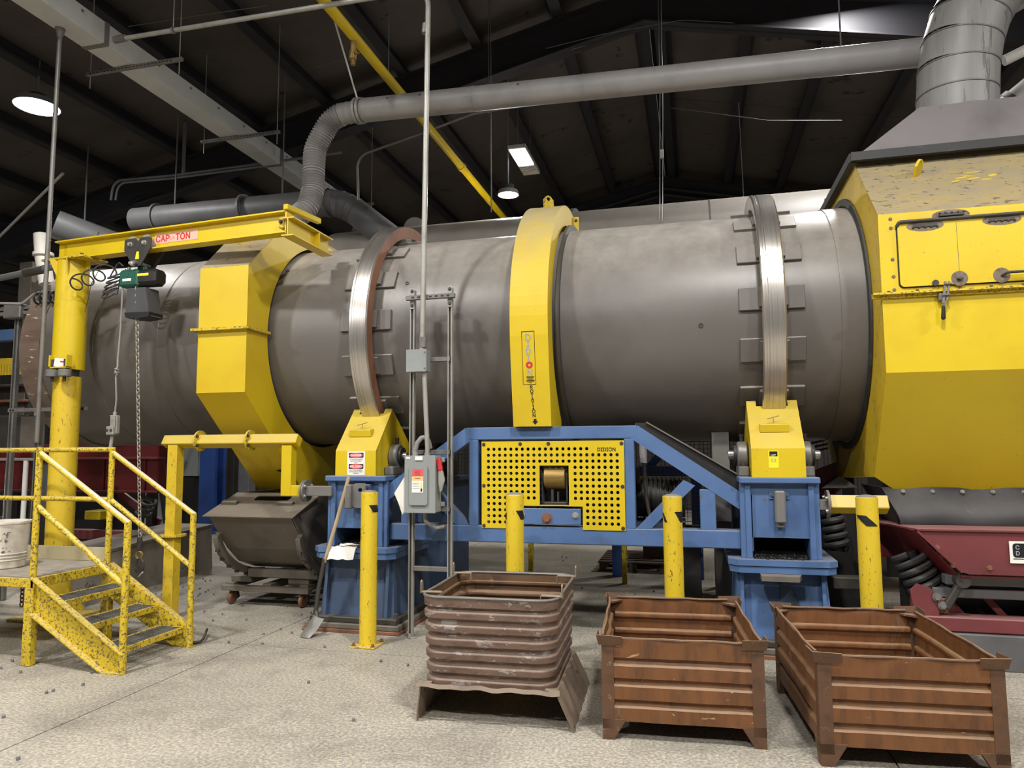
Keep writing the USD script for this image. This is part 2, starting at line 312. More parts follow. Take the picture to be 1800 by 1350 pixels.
# concrete: pale trowelled slab with a gravelly speckle, drifting stains and a slight sheen
MAT['floor'] = usdkit.material(stage, '/World/Looks/floor', {
    'g': ('geometry', {}), 'n1': ('noise_texture', {'scale': .55, 'detail': 7, 'roughness': .62, 'distortion': .4}), 'r1': ('rgb_ramp', {'ramp': [(.3, lin((122, 117, 108))), (.47, lin((152, 146, 135))), (.7, lin((170, 163, 150)))]}),
    'n2': ('noise_texture', {'scale': 52, 'detail': 5, 'roughness': .75}), 'r2': ('rgb_ramp', {'ramp': [(.34, (.55, .54, .54)), (.49, (.93, .93, .94)), (.62, (1.5, 1.46, 1.3))]}),
    'mu': ('mix_color', {'blend_type': 'multiply', 'fac': 1.0}), 'n3': ('noise_texture', {'scale': 1.7, 'detail': 8, 'roughness': .7, 'distortion': 1.2}), 'r3': ('rgb_ramp', {'ramp': [(.5, (0, 0, 0)), (.72, (.55, .55, .55))]}),
    'x3': ('mix_color', {'b': lin((104, 97, 88))}), 'bu': ('bump', {'strength': .35, 'distance': .004}), 'p': ('principled_bsdf', {'roughness': .62, 'specular_ior_level': .35})},
    [('g.position', 'n1.vector'), ('n1.fac', 'r1.fac'), ('g.position', 'n2.vector'), ('n2.fac', 'r2.fac'), ('r1.color', 'mu.a'), ('r2.color', 'mu.b'), ('g.position', 'n3.vector'), ('n3.fac', 'r3.fac'), ('r3.color', 'x3.fac'), ('mu.result', 'x3.a'), ('x3.result', 'p.base_color'), ('n2.fac', 'bu.height'), ('bu.normal', 'p.normal')], surface='p.BSDF')

# ================================================================== the setting
fl = Thing('floor', kind='structure', label='pale worn concrete floor slabs with narrow joints', category='floor')
fl.part('subfloor', bx(-17, 11, -5, 19.2, -.5, -.031), 'iron_black')
xs = [-17, -12.9, -8.3, -3.67, .95, 5.5, 11]; ys = [-5, -1.4, 2.0, 5.35, 9.9, 14.5, 19.2]
for a, b in zip(xs, xs[1:]):
    for c, d in zip(ys, ys[1:]): fl.part('floor_slab', bx(a + .005, b - .005, c + .005, d - .005, -.03, 0), 'floor')
RZ, RX, RS = 8.65, -.54, .225
def roofz(x): return RZ - RS * abs(x - RX)
PX = [-16.2, -14.9, -13.6, -12.3, -11.0, -9.7, -8.42, -6.98, -5.72, -4.38, -3.14, -1.87, -.66, -.30, 1.02, 2.2, 3.5, 4.8, 6.1, 7.4, 8.7, 10.0]
ce = Thing('ceiling', kind='structure', label='sooty pitched roof of insulation boards on dark purlins and rafters', category='ceiling')
edges = [-17.3] + PX[:13] + [RX] + PX[13:] + [11.3]
for a, b in zip(edges, edges[1:]):
    if b - a < .05: continue
    for c, d in zip([-5, 2.4, 6.2, 10.1, 14, 17.9], [2.4, 6.2, 10.1, 14, 17.9, 19.4]):
        za, zb = roofz(a), roofz(b)
        ce.part('roof_panel', prism([(a + .01, za), (b - .01, zb), (b - .01, zb + .06), (a + .01, za + .06)], (0, 0, 0), X, Z, -d + .008, -c - .008), 'roof_board')
for x in PX:
    z = roofz(x) - .002; s = 1 if x < RX else -1
    ce.part('purlin', prism(unary_union([rect(x - .03, z - .24, x + .03, z), rect(min(x, x + s * .14), z - .24, max(x, x + s * .14), z - .20), rect(min(x, x - s * .12), z - .05, max(x, x - s * .12), z)]), (0, 0, 0), X, Z, -19.3, 5), 'roof_steel')
for y in (-4.6, 2.5, 10.15, 17.75):
    for s, xe in ((-1, -17.2), (1, 11.2)):
        zr, ze = RZ - .26, roofz(xe) - .26; dp = .55
        pts = lambda t0, t1: [(RX, zr - t0), (xe, ze - t0), (xe, ze - t1), (RX, zr - t1)]
        ce.part('rafter', join(prism(pts(0, dp), (0, y, 0), X, Z, -.012, .012), prism(pts(0, .03), (0, y, 0), X, Z, -.12, .12), prism(pts(dp - .03, dp), (0, y, 0), X, Z, -.12, .12)), 'roof_steel')
def wall(name, lab, x0, x1, y0, y1, h, step=.3):
    t = Thing(name, kind='structure', label=lab, category='wall')
    along = 0 if x1 - x0 > y1 - y0 else 1; L0, L1 = (x0, x1) if along == 0 else (y0, y1); mid = (y0 + y1) / 2 if along == 0 else (x0 + x1) / 2
    n = max(1, int((L1 - L0) / 1.0)); e = np.linspace(L0, L1, n + 1)
    for a, b in zip(e, e[1:]):
        pr = []; k = 4; w = (b - a) / k
        for i in range(k): q = a + i * w; pr += [(q, 0), (q + w * .55, 0), (q + w * .65, .035), (q + w * .9, .035)]
        pr.append((b, 0)); pr += [(b, .05), (a, .05)]
        pl = Polygon(pr)
        hh = h((a + b) / 2) if callable(h) else h
        t.part('wall_sheet', prism(pl, (0, mid, 0), X, Y, 0, hh) if along == 0 else prism(pl, (mid, 0, 0), Y, -X, 0, hh), 'wall_metal')
    return t
wall('wall_back', 'dark ribbed sheet metal gable wall at the far end of the hall', -17, 11, 19.3, 19.4, lambda x: roofz(x) - .02)
wall('wall_left', 'dark ribbed sheet metal side wall on the left', -17.2, -17.1, -5, 19.3, 4.9)
wall('wall_right', 'dark ribbed sheet metal side wall on the right', 11.1, 11.2, -5, 19.3, 6.0)

# ================================================================== the rotary drum and its housings
YD, ZD, RD, RT1 = 7.2, 2.751, 1.075, 1.265
OD = A(0, YD, ZD)
drum = Thing('rotary_drum', 'long grey rotary drum with two polished riding rings, nearest the camera', 'drum', (-2.5, YD, 0))
XL, XR = -7.1, 1.9
drum.part('shell', lathe([(RD, XL + .26), (RD, XR), (RD - .03, XR), (RD - .03, XL + .26)], OD, X, 144, closed=True), 'drum_grey')
drum.part('end_band', lathe([(RD + .012, XL), (RD + .012, XL + .27), (RD - .04, XL + .27), (RD - .04, XL)], OD, X, 128, closed=True), 'drum_end', 'scuffed rusty end band')
for x in (-6.15, -5.35):
    drum.part('weld_seam', lathe([(RD - .002, x), (RD + .005, x + .006), (RD + .005, x + .014), (RD - .002, x + .02)], OD, X, 96, closed=True), 'drum_grey')
drum.part('shell_band', lathe([(RD + .01, -4.95), (RD + .01, -4.5), (RD - .01, -4.5), (RD - .01, -4.95)], OD, X, 128, closed=True), 'drum_grey')
drum.part('inlet_band', lathe([(RD + .008, 1.18), (RD + .008, 1.45), (RD - .01, 1.45), (RD - .01, 1.18)], OD, X, 128, closed=True), 'drum_grey')
drum.part('sprocket_ring', lathe([(RD + .06, -1.145), (RD + .06, -1.12), (RD - .01, -1.12), (RD - .01, -1.145)], OD, X, 128, closed=True), 'steel_dark')
PH1, PH2 = 4.2, 4.4
for x0, ph in ((-3.08, PH1), (.558, PH2)):
    W = .185
    p = drum.part('riding_ring', lathe([(1.135, x0 + .01), (RT1 - .012, x0), (RT1, x0 + .010), (RT1, x0 + .03), (RT1 - .004, x0 + .034), (RT1 - .004, x0 + .05), (RT1, x0 + .054), (RT1, x0 + W - .012), (RT1 - .012, x0 + W), (1.135, x0 + W - .008)], OD, X, 160, closed=True), 'steel_polished', 'polished steel riding ring')
    drum.part('ring_face', join(*[lathe([(1.14, x), (RT1 - .014, x), (RT1 - .014, x + .004), (1.14, x + .004)], OD, X, 128, closed=True) for x in (x0 + W - .003,)]), 'steel_rust', 'rusty side face of the riding ring', under=p)
    for i in range(16):
        a = math.radians(i * 22.5 + ph); c, s = math.cos(a), math.sin(a)
        rr, tt = A(0, -c, s), A(0, s, c)
        pts = bx(x0 - .165, x0 + W + .165, -.098, .098, 0, .032, .004)
        drum.part('ring_pad', place(pts, OD + rr * (RD - .008), X, -tt, rr), 'drum_grey')
        drum.part('pad_shim', place(bx(x0 - .01, x0 + W + .035, -.08, .08, 0, .058, .004), OD + rr * RD, X, -tt, rr), 'drum_grey')
for px, py in ((506, 477), (716, 498), (1232, 572)):
    d = ray(px, py); o = A(0, 0, EYE) - OD; a_, b_, c_ = d[1] ** 2 + d[2] ** 2, 2 * (o[1] * d[1] + o[2] * d[2]), o[1] ** 2 + o[2] ** 2 - RD ** 2
    q = A(0, 0, EYE) + d * ((-b_ - math.sqrt(b_ * b_ - 4 * a_ * c_)) / (2 * a_)); n = unit(A(0, q[1] - YD, q[2] - ZD))
    drum.part('shell_bolt', hollow(q - n * .004, q + n * .006, .02, .010, 14), 'steel_dark')

OA, OB = 1.45, .6
def octo(a=OA, b=OB): return [(YD - a, ZD - b), (YD - a, ZD + b), (YD - b, ZD + a), (YD + b, ZD + a), (YD + a, ZD + b), (YD + a, ZD - b), (YD + b, ZD - a), (YD - b, ZD - a)]
def facet(p, q, x0, x1, t=.012):
    p, q = A(*p), A(*q); d = unit(q - p); n = A(-d[1], d[0])
    if n @ ((p + q) / 2 - A(YD, ZD)) > 0: n = -n
    return prism([p, q, q + n * t, p + n * t], (x0, 0, 0), Y, Z, 0, x1 - x0)
def ringplate(poly, r, x, t=.012): return prism(Polygon(poly).buffer(-.003, join_style=2).difference(Point(YD, ZD).buffer(r, quad_segs=24)), (x, 0, 0), Y, Z, 0, t)
def lug(o, along, up, h=.15, w=.12, t=.018):
    pl = unary_union([rect(-w / 2, 0, w / 2, h * .6), Point(0, h * .62).buffer(w * .36)]).convex_hull.difference(Point(0, h * .66).buffer(w * .17))
    return prism(pl, o, along, up, -t / 2, t / 2)

# left discharge housing, an octagon of plate with a chute below
x0, x1 = -4.545, -4.02; oc = octo()
lh = Thing('discharge_housing', 'yellow octagonal plate housing around the drum below the crane beam', 'machine housing', (-4.35, YD, 0))
lh.part('front_panel', facet((YD - OA, ZD + .005), oc[1], x0, x1), 'yellow'); lh.part('front_panel', facet(oc[0], (YD - OA, ZD - .005), x0, x1), 'yellow')
ht = [(6.36, 3.96), (YD + .42, 3.96)]
lh.part('upper_panel', facet(oc[1], ht[0], x0, x1), 'yellow_dusty', 'dust-covered sloping upper panel'); lh.part('top_panel', facet(ht[0], ht[1], x0, x1), 'yellow_dusty')
lh.part('rear_panel', facet(ht[1], oc[4], x0, x1), 'yellow'); lh.part('rear_panel', facet(oc[4], oc[5], x0, x1), 'yellow')
pb = (YD - .42, 1.2)
lh.part('chute_panel', facet(oc[0], pb, x0, x1), 'yellow'); lh.part('chute_panel', facet(oc[5], (YD + .42, 1.2), x0, x1), 'yellow')
side = [oc[0], oc[1], ht[0], ht[1], oc[4], oc[5], (YD + .42, 1.2), pb]
for x in (x0 + .003, x1 - .015): lh.part('side_plate', ringplate(side, 1.11, x), 'yellow')
lh.part('split_flange', join(bx(x0 - .05, x1 + .05, YD - OA - .05, YD - OA + .02, ZD - .012, ZD + .012), bx(x1 - .01, x1 + .04, YD - OA, YD - 1.12, ZD - .012, ZD + .012), bx(x0 - .05, x0, YD - OA, YD - 1.12, ZD - .012, ZD + .012)), 'yellow_worn')
nf = unit(A(0, -1, 1))
lh.part('lifting_lug', lug(A(-4.33, YD - 1.10, ZD + .95), unit(A(.55, .6, .6)), nf), 'yellow')
lh.part('chute_tape', prism([(0, 0), (.1, .02), (.12, .06), (.2, .08), (.13, .0), (.05, -.03)], A(-4.18, *(A(*oc[0]) * .22 + A(*pb) * .78)) + A(0, -.004, -.004), X, unit(A(0, -1, 1)), -.002, .002), 'black')

# right hood, a long octagon with inspection door, plenum and exhaust duct
x0, x1 = 1.39, 3.4; yf = YD - OA
rh = Thing('drum_hood', 'big yellow octagonal hood with inspection door at the right end of the drum', 'machine hood', (2.4, YD, 0))
rh.part('front_panel', facet((yf, ZD), oc[1], x0, x1), 'yellow_clean'); rh.part('front_panel', facet(oc[0], (yf, ZD - .03), x0, x1), 'yellow_clean')
rh.part('upper_panel', facet(oc[1], (YD - .75, ZD + OA - .15), x0, x1), 'yellow_dusty', 'sloping upper panel under grey dust')
lp0, lp1 = A(*oc[0]), A(YD - .86, 1.26); dlp = lp1 - lp0; Llp = np.linalg.norm(dlp); ey = A(0, *(-dlp / Llp))
rh.part('lower_panel', prism([(x0, 0), (x1, 0), (x1, -Llp), (x0 + .16, -Llp), (x0, -Llp + .13)], A(0, *lp0), X, ey, -.012, 0), 'yellow_clean')
rh.part('rear_panel', join(facet(oc[3], oc[4], x0, x1), facet(oc[4], oc[5], x0, x1), facet(oc[5], oc[6], x0, x1)), 'yellow')
rh.part('side_plate', ringplate([oc[0], oc[1], (YD - .75, ZD + OA - .15), (YD + .75, ZD + OA - .15), oc[4], oc[5], (YD + .8, 1.3), (6.268, 1.369)], 1.13, x0 + .003), 'yellow_drip', 'side plate with streaked paint')
rh.part('seal_ring', lathe([(1.16, x0 - .02), (1.16, x0 - .002), (1.10, x0 - .002), (1.10, x0 - .02)], OD, X, 96, closed=True), 'rubber', 'black rubber seal ring')
rh.part('split_flange', join(bx(x0 - .07, x1, yf - .055, yf + .01, ZD - .022, ZD - .008), bx(x0 - .07, x1, yf - .02, yf + .01, ZD - .045, ZD - .022)), 'yellow_worn', 'bolted split flange')
for i, x in enumerate((1.43, 1.62, 1.9, 2.1, 2.3)): rh.part('flange_bolt', hexbolt((x, yf - .03, ZD - .007), Z, .011, .012), 'steel_dark')
# door
dx0, dx1, dz0, dz1 = 1.515, 2.62, 2.785, 3.262
dr = rh.part('door', prism(rrect(dx1 - dx0, dz1 - dz0, .03, 4, (dx0 + dx1) / 2, (dz0 + dz1) / 2), (0, yf, 0), X, Z, .001, .018), 'yellow_clean', 'inspection door')
rh.part('door_gasket', prism(rrect(dx1 - dx0 + .016, dz1 - dz0 + .016, .035, 4, (dx0 + dx1) / 2, (dz0 + dz1) / 2).difference(rrect(dx1 - dx0, dz1 - dz0, .03, 4, (dx0 + dx1) / 2, (dz0 + dz1) / 2)), (0, yf, 0), X, Z, 0, .006), 'black')
rh.part('hinge_rod', pipe([(dx0 - .005, yf - .012, dz1 - .02), (dx0 + .01, yf - .03, dz1 + .012), (dx1, yf - .03, dz1 + .012)], .012, 10, .02), 'steel_dark')
for xa, z in ((1.80, dz1 + .045), (1.62, dz1 - .025), (2.12, dz1 - .022), (2.45, dz1 + .045)):
    rh.part('weld_mark', prism(Point(0, 0).buffer(1, quad_segs=6), (xa + .08, yf - (.0185 if z < dz1 else .0005), z), X * .14, Z, 0, .001) if False else place(cyl((0, 0, 0), (0, 0, .0012), 1, n=24), (xa + .08, yf - (.0184 if z < dz1 else 0), z), X * .125, Z * .042, -Y), 'weld_soot', 'heat-blackened patch around the hinge weld', under=dr)
    rh.part('hinge_strap', join(bx(xa, xa + .16, yf - .027, yf - .016 if z < dz1 else yf, z - .012, z + .012, .003), *[ball((xa + i * .04, yf - .024, z - .012 * (1 if z < dz1 else -1)), .009, 1) for i in range(5)]), 'steel_dark')
for xa, z in ((1.905, 2.825), (2.175, 2.83)):
    rh.part('weld_mark', place(cyl((0, 0, 0), (0, 0, .0012), 1, n=20), (xa, yf - .0184, z), X * .055, Z * .055, -Y), 'weld_soot', under=dr)
rh.part('door_handle', pipe([(2.175, yf - .015, 2.825), (2.20, yf - .06, 2.84), (2.5, yf - .06, 2.84), (2.52, yf - .015, 2.825)], .010, 10, .02), 'steel_dark', 'round bar door handle')
rh.part('door_catch', join(bx(1.885, 1.925, yf - .04, yf - .018, 2.815, 2.828, .003), bx(1.9, 1.912, yf - .05, yf - .018, 2.806, 2.82, .003)), 'steel_dark')
la = rh.part('latch', join(bx(1.755, 1.80, yf - .05, yf, 2.665, 2.72, .005), beam((1.80, yf - .055, 2.80), (1.775, yf - .06, 2.64), .016, .012, Y), beam((1.825, yf - .055, 2.80), (1.80, yf - .06, 2.66), .012, .010, Y), cyl((1.79, yf - .065, 2.78), (1.84, yf - .065, 2.78), .008), cyl((1.77, yf - .07, 2.70), (1.82, yf - .07, 2.70), .008), beam((1.785, yf - .06, 2.66), (1.778, yf - .055, 2.60), .014, .012, Y)), 'galv_dark', 'steel toggle latch')
rh.part('latch_grip', hull([p for c, r in (((1.777, yf - .055, 2.615), .012), ((1.774, yf - .05, 2.535), .016)) for p in ball(c, r, 1).vertices]), 'black', 'black rubber latch grip', under=la)
rh.part('latch_stop', cyl((1.745, yf - .03, 2.80), (1.745, yf - .018, 2.80), .022), 'steel_dark')
for z in (3.31, 3.24, 3.0, 2.87, 2.77): rh.part('panel_bolt', hexbolt((1.475, yf, z), -Y, .009, .006), 'weld_soot')
sl = lambda t: A(0, *(A(*oc[1]) * (1 - t) + A(YD - .75, ZD + OA - .15) * t))
rh.part('lifting_lug', lug(A(1.80, 0, 0) + sl(.62) - nf * .01, unit(A(.75, .6, .6)), nf, .17, .10, .02), 'yellow_clean')
for xx, t_, sx, sy, ro in ((2.03, .45, .035, .010, .3), (2.08, .50, .045, .012, .1), (2.13, .52, .05, .010, -.2), (2.16, .47, .05, .012, .2), (2.24, .44, .04, .010, 0), (2.30, .50, .035, .02, .4), (2.19, .58, .06, .008, .1)):
    ex = unit(A(math.cos(ro), 0, 0) + math.sin(ro) * unit(A(0, 1, 1))); eyy = np.cross(nf, ex)
    rh.part('paint_smear', place(cyl((0, 0, 0), (0, 0, .001), 1, n=14), A(xx, 0, 0) + sl(t_), ex * sx, eyy * sy, nf), 'yellow_clean', 'yellow smear where dust was wiped off')
rh.part('door_joint', bx(1.905, 1.908, yf - .0186, yf - .0175, dz0 + .01, dz1 - .02), 'weld_soot', 'fine vertical joint in the door', under=dr)
# plenum above the hood
py0, pz0 = YD - .9, ZD + 1.3
pl = Thing('plenum', 'grey sloped plenum box on top of the yellow hood under the big duct', 'duct transition', (2.4, YD, 4))
ang = math.atan2(.55, .70)
pl.part('base_flange', join(bx(1.34, 3.4, py0 - .03, py0 + .02, pz0 - .06, pz0 + .012), bx(1.33, 1.39, py0, YD + .9, pz0 - .06, pz0 + .012)), 'rubber', 'dark bolted base flange')
f = [A(1.40, py0 + .02, pz0), A(3.4, py0 + .02, pz0), A(3.4, 6.46, 4.47), A(1.93, 6.46, 4.47)]
b = [A(1.40, YD + .9, pz0), A(3.4, YD + .9, pz0), A(3.4, YD + .38, 4.47), A(1.93, YD + .38, 4.47)]
pl.part('front_panel', sheet([[f[0], f[1]], [f[3], f[2]]], .008), 'plenum_grey'); pl.part('side_panel', sheet([[b[0], f[0]], [b[3], f[3]]], .008), 'plenum_grey'); pl.part('rear_panel', sheet([[b[1], b[0]], [b[2], b[3]]], .008), 'plenum_grey'); pl.part('top_panel', sheet([[f[3], f[2]], [b[3], b[2]]], .008), 'plenum_grey')
q = f[0] * .42 + f[1] * .05 + f[3] * .48 + f[2] * .05; exx = X; eyy = unit(f[3] + f[2] - f[0] - f[1]); nn = np.cross(exx, eyy)
for i in range(7): pl.part('flange_bolt', hexbolt((1.48 + i * .26, py0 - .005, pz0 - .035), -Y, .008, .01), 'steel_dark')
du = Thing('exhaust_duct', 'fat grey segmented exhaust duct elbow rising from the plenum at the right', 'duct', (2.335, 6.84, 4.475))
c0 = A(2.335, 6.84, 4.475); path = [c0, c0 + A(0, 0, .18)]
segs = [c0 + A(.0, 0, 0)]
R = .318
cen = [c0 + A(0, 0, .012), c0 + A(.01, 0, .22), c0 + A(.03, 0, .46), c0 + A(.075, 0, .70), c0 + A(.15, 0, .93), c0 + A(.27, 0, 1.15), c0 + A(.43, 0, 1.34), c0 + A(.64, 0, 1.50), c0 + A(.9, 0, 1.6)]
S = circle(R, 40)
for i in range(len(cen) - 1):
    du.part('duct_segment', sweep(S, [cen[i] - (cen[i + 1] - cen[i]) * .01, cen[i + 1]], caps=False), 'duct_streaked')
    n_ = unit(cen[i + 1] - cen[i]); du.part('seam_band', hollow(cen[i + 1] - n_ * .006, cen[i + 1] + n_ * .006, R + .006, R - .003, 40), 'duct_dark')
du.part('duct_segment', sweep(S, [cen[-1], cen[-1] + A(.9, 0, .3)], caps=False), 'duct_streaked')
du.part('collar', hollow(c0, c0 + Z * .02, R + .02, R - .005, 40), 'duct_dark')

# drive guard in the middle
gx0, gx1, GR = -1.515, -1.18, 1.33
dg = Thing('drive_guard', 'tall yellow arched drive guard lettered down its front, over the middle of the drum', 'machine guard', (-1.35, YD, 1.8))
arc = [(YD - GR * math.cos(t), ZD + GR * math.sin(t)) for t in np.linspace(0, math.radians(125), 34)]
out = [(YD - GR + .115, 1.80), (YD - GR + .04, 2.28), (YD - GR + .005, 2.58)] + arc
inn = [(YD - 1.13 * math.cos(t), ZD + 1.13 * math.sin(t)) for t in np.linspace(math.radians(125), math.radians(-50), 40)]
inn = [p for p in inn if p[1] > 1.8]
dg.part('cover', join(*[facet(p, q_, gx0, gx1, .006) for p, q_ in zip(out, out[1:])]), 'yellow', smooth=25)
inb = [(inn[-1][0], 1.80)]
for x in (gx0, gx1 - .006): dg.part('side_plate', prism(Polygon(out + inn + inb).buffer(-.002, join_style=2), (x + (.002 if x < -1.3 else -.002), 0, 0), Y, Z, 0, .006), 'yellow')
th = math.radians(78); dg.part('lifting_lug', lug(A((gx0 + gx1) / 2 - .02, YD - GR * math.cos(th), ZD + GR * math.sin(th) - .005), unit(A(.8, .6, 0)), A(0, -math.cos(th), math.sin(th)), .14, .11), 'yellow_worn')
dg.part('flange_plate', bx(gx1 - .02, gx1 + .02, YD + .12, YD + .17, ZD + 1.08, ZD + 1.30, .004), 'yellow_clean'); dg.part('flange_plate', bx(gx1, gx1 + .06, YD + .10, YD + .115, ZD + 1.07, ZD + 1.31, .003), 'yellow_clean')
for z in (3.86, 4.02): dg.part('flange_bolt', hexbolt((gx1 + .03, YD + .10, z), -Y, .012, .012), 'steel_dark')
# lettering on the flat lower front: plane through the two lowest outline points
lo, hi = A(0, YD - GR + .115, 1.80), A(0, YD - GR + .04, 2.28); eyl = unit(hi - lo); nl = np.cross(X, eyl)
def onguard(px, py):
    d = ray(px, py); n = np.cross(X, eyl); return A(0, 0, EYE) + d * ((lo - A(0, 0, EYE)) @ n / (d @ n))
def onguard2(px, py):
    h2 = A(0, YD - GR + .005, 2.58); e = unit(h2 - hi); n = np.cross(X, e); d = ray(px, py); return A(0, 0, EYE) + d * ((hi - A(0, 0, EYE)) @ n / (d @ n)), e
fr = [onguard2(914, 584)[0], onguard2(934, 584)[0], onguard(942, 676), onguard(919, 676)]
eh = onguard2(914, 584)[1]
cxm = -1.355
def gl(z): return lo + (z - lo[2]) / eyl[2] * eyl if z <= 2.28 else hi + (z - hi[2]) / eh[2] * eh
for t_, z, m_, h_ in (('D', 2.562, 'print_silver', .056), ('I', 2.504, 'print_silver', .046), ('D', 2.444, 'print_silver', .05), ('I', 2.386, 'print_silver', .046), ('N', 2.262, 'print_silver', .05)):
    e_ = eh if z > 2.28 else eyl
    dg.part('sign_letter', text(t_, h_, gl(z - h_ / 2) + A(cxm + (.006 if z < 2.35 else 0), 0, 0), X, e_, .0015, True, True), m_)
dg.part('sign_letter', place(join(hollow((0, 0, 0), (0, 0, .002), .030, .012, 28)), gl(2.325) + A(cxm + .004, 0, 0), X, eh, np.cross(X, eh)), 'sign_red', 'red letter O')
outl = []
for s_ in (-1, 1): outl.append(pipe([gl(z) + A(cxm + s_ * .055, 0, 0) + nl * .001 for z in (2.612, 2.28, 2.16)], .0018, 6))
for z in (2.612, 2.16): outl.append(pipe([gl(z) + A(cxm - .055, 0, 0) + nl * .001, gl(z) + A(cxm + .055, 0, 0) + nl * .001], .0018, 6))
dg.part('sign_border', join(*outl), 'black')
for i, w in enumerate((.07, .06, .05, .075, .06, .02)): dg.part('sign_small_print', prism(rect(-w / 2, 0, w / 2, .006), gl(2.222 - i * .0105) + A(cxm + .008, 0, 0), X, eyl, 0, .001), 'black')
for i, ch in enumerate('ROTATION'):
    dg.part('sign_letter', text(ch, .030, gl(2.122 - i * .0345) + A(cxm + .014 + .002 * i, 0, 0), X, eyl, .0015, True, True), 'black', smooth=False)
    
dg.part('rotation_arrow', prism([(-.012, .05), (.012, .05), (.012, .03), (.026, .03), (0, 0), (-.026, .03), (-.012, .03)], gl(1.815) + A(cxm + .035, 0, 0) + eyl * .0, X, eyl, 0, .0015), 'black')

# ================================================================== blue drive frame between the pedestals
FY = 6.05
df = Thing('drive_truss', 'blue welded truss frame with a perforated yellow panel under the drive guard', 'machine frame', (-1.2, FY, .8))
DW = .11
def tube(p, q, w=.11): return beam((p[0], FY + DW / 2, p[1]), (q[0], FY + DW / 2, q[1]), DW, w, Z, .006)
df.part('bottom_rail', bx(-2.80, .43, FY - .002, FY + .16, .80, .945, .008), 'blue')
df.part('top_rail', bx(-1.965, -.465, FY, FY + DW, 1.69, 1.80, .006), 'blue')
for s in (-1, 1):
    mx = -1.215; P = lambda x: mx + s * x
    dgn = Polygon([(P(.755), 1.80), (P(1.64), 1.20), (P(1.64), 1.055), (P(.70), 1.69)])
    if s < 0: dgn = Polygon(list(dgn.exterior.coords)[::-1])
    df.part('sloping_rail', prism(dgn, (0, FY, 0), X, Z, -DW, -.001), 'blue')
    df.part('upright', bx(min(P(.64), P(.725)), max(P(.64), P(.725)), FY, FY + DW, .94, 1.69, .005), 'blue')
    df.part('brace', prism([(P(.73), .945), (P(.85), .945), (P(1.21), 1.30), (P(1.12), 1.345)][::s], (0, FY, 0), X, Z, -.1, -.003), 'blue')
    df.part('short_post', bx(min(P(1.245), P(1.37)), max(P(1.245), P(1.37)), FY + .004, FY + .1, .94, 1.27 if s > 0 else 1.26, .005), 'blue')
    df.part('end_plate', bx(min(P(1.62), P(1.65)), max(P(1.62), P(1.65)), FY - .04, FY + .17, .79, 1.24, .004), 'blue_dark')
    for z in (.85, 1.02, 1.19): df.part('frame_bolt', hexbolt((P(1.655) if s < 0 else P(1.615), FY - .012, z), A(-s, 0, 0) if s > 0 else X, .016, .022), 'steel_dark')
# perforated panel: real round holes, a window for the pulley, a step cut out below it
px0, px1, pz0_, pz1 = -1.82, -.573, .925, 1.675
pan = rect(px0, pz0_, px1, pz1).difference(rect(-1.30, 1.13, -1.045, 1.465)).difference(rect(-1.50, .90, -.93, 1.12))
holes = []
for i in range(23):
    for j in range(13):
        hx, hz = px0 + .062 + i * .0512, pz1 - .068 - j * .0524
        if j == 0 and hx > -.86: continue
        c = Point(hx, hz).buffer(.0142, quad_segs=3)
        if pan.buffer(-.008).contains(c): holes.append(c)
df.part('perforated_panel', prism(pan.difference(unary_union(holes)), (0, FY - .004, 0), X, Z, 0, .006), 'yellow_clean', 'yellow perforated guard panel', smooth=False)
df.part('panel_lettering', join(*[text('DIDION', .030, (-.80, FY - .010, 1.585), X, Z, .0015, True)]), 'black', 'black lettering DIDION on the panel')
for x, z in ((px0 + .02, 1.65), (-1.22, 1.652), (px1 - .02, 1.65), (px0 + .02, 1.29), (px1 - .018, 1.29), (px0 + .02, .945), (px1 - .02, .945), (px0 + .35, 1.652)): df.part('panel_bolt', hexbolt((x, FY - .010, z), -Y, .011, .01), 'steel_dark')
df.part('backing', bx(px0, px1, FY + .22, FY + .235, .94, 1.68), 'iron_black', 'dark backing behind the panel')
df.part('pulley', lathe([(0, -.095), (.085, -.095), (.1, -.088), (.1, .088), (.085, .095), (0, .095)], (-1.175, FY + .09, 1.36), X, 32), 'bronze', 'bronze tensioning pulley')
df.part('pulley_bracket', join(bx(-1.29, -1.275, FY + .02, FY + .16, 1.14, 1.40, .004), bx(-1.075, -1.06, FY + .02, FY + .16, 1.14, 1.40, .004), cyl((-1.30, FY + .09, 1.36), (-1.05, FY + .09, 1.36), .02), bx(-1.30, -1.05, FY + .03, FY + .16, 1.12, 1.15, .004), cyl((-1.2, FY + .05, 1.14), (-1.2, FY + .05, 1.26), .014), cyl((-1.15, FY + .05, 1.14), (-1.15, FY + .05, 1.24), .01)), 'steel_dark')
ch = []
for k in range(3):
    for i in range(7): ch.append(torus((-1.265 + i * .03, FY + .05 + .0 * k, 1.455 - k * .012), Y if (i + k) % 2 else Z, .013, .005, 10, 6))
df.part('drive_chain', join(*ch), 'steel_dark', kind='stuff')
df.part('tension_plate', bx(-1.49, -.945, FY - .02, FY + .01, .965, 1.10, .004), 'blue')
for x, r in ((-1.45, .017), (-1.235, .032), (-.99, .02)): df.part('tension_bolt', hexbolt((x, FY - .02, 1.045 if r < .03 else 1.02), -Y, r, r * .9), 'galv' if r < .03 else 'steel_rust')

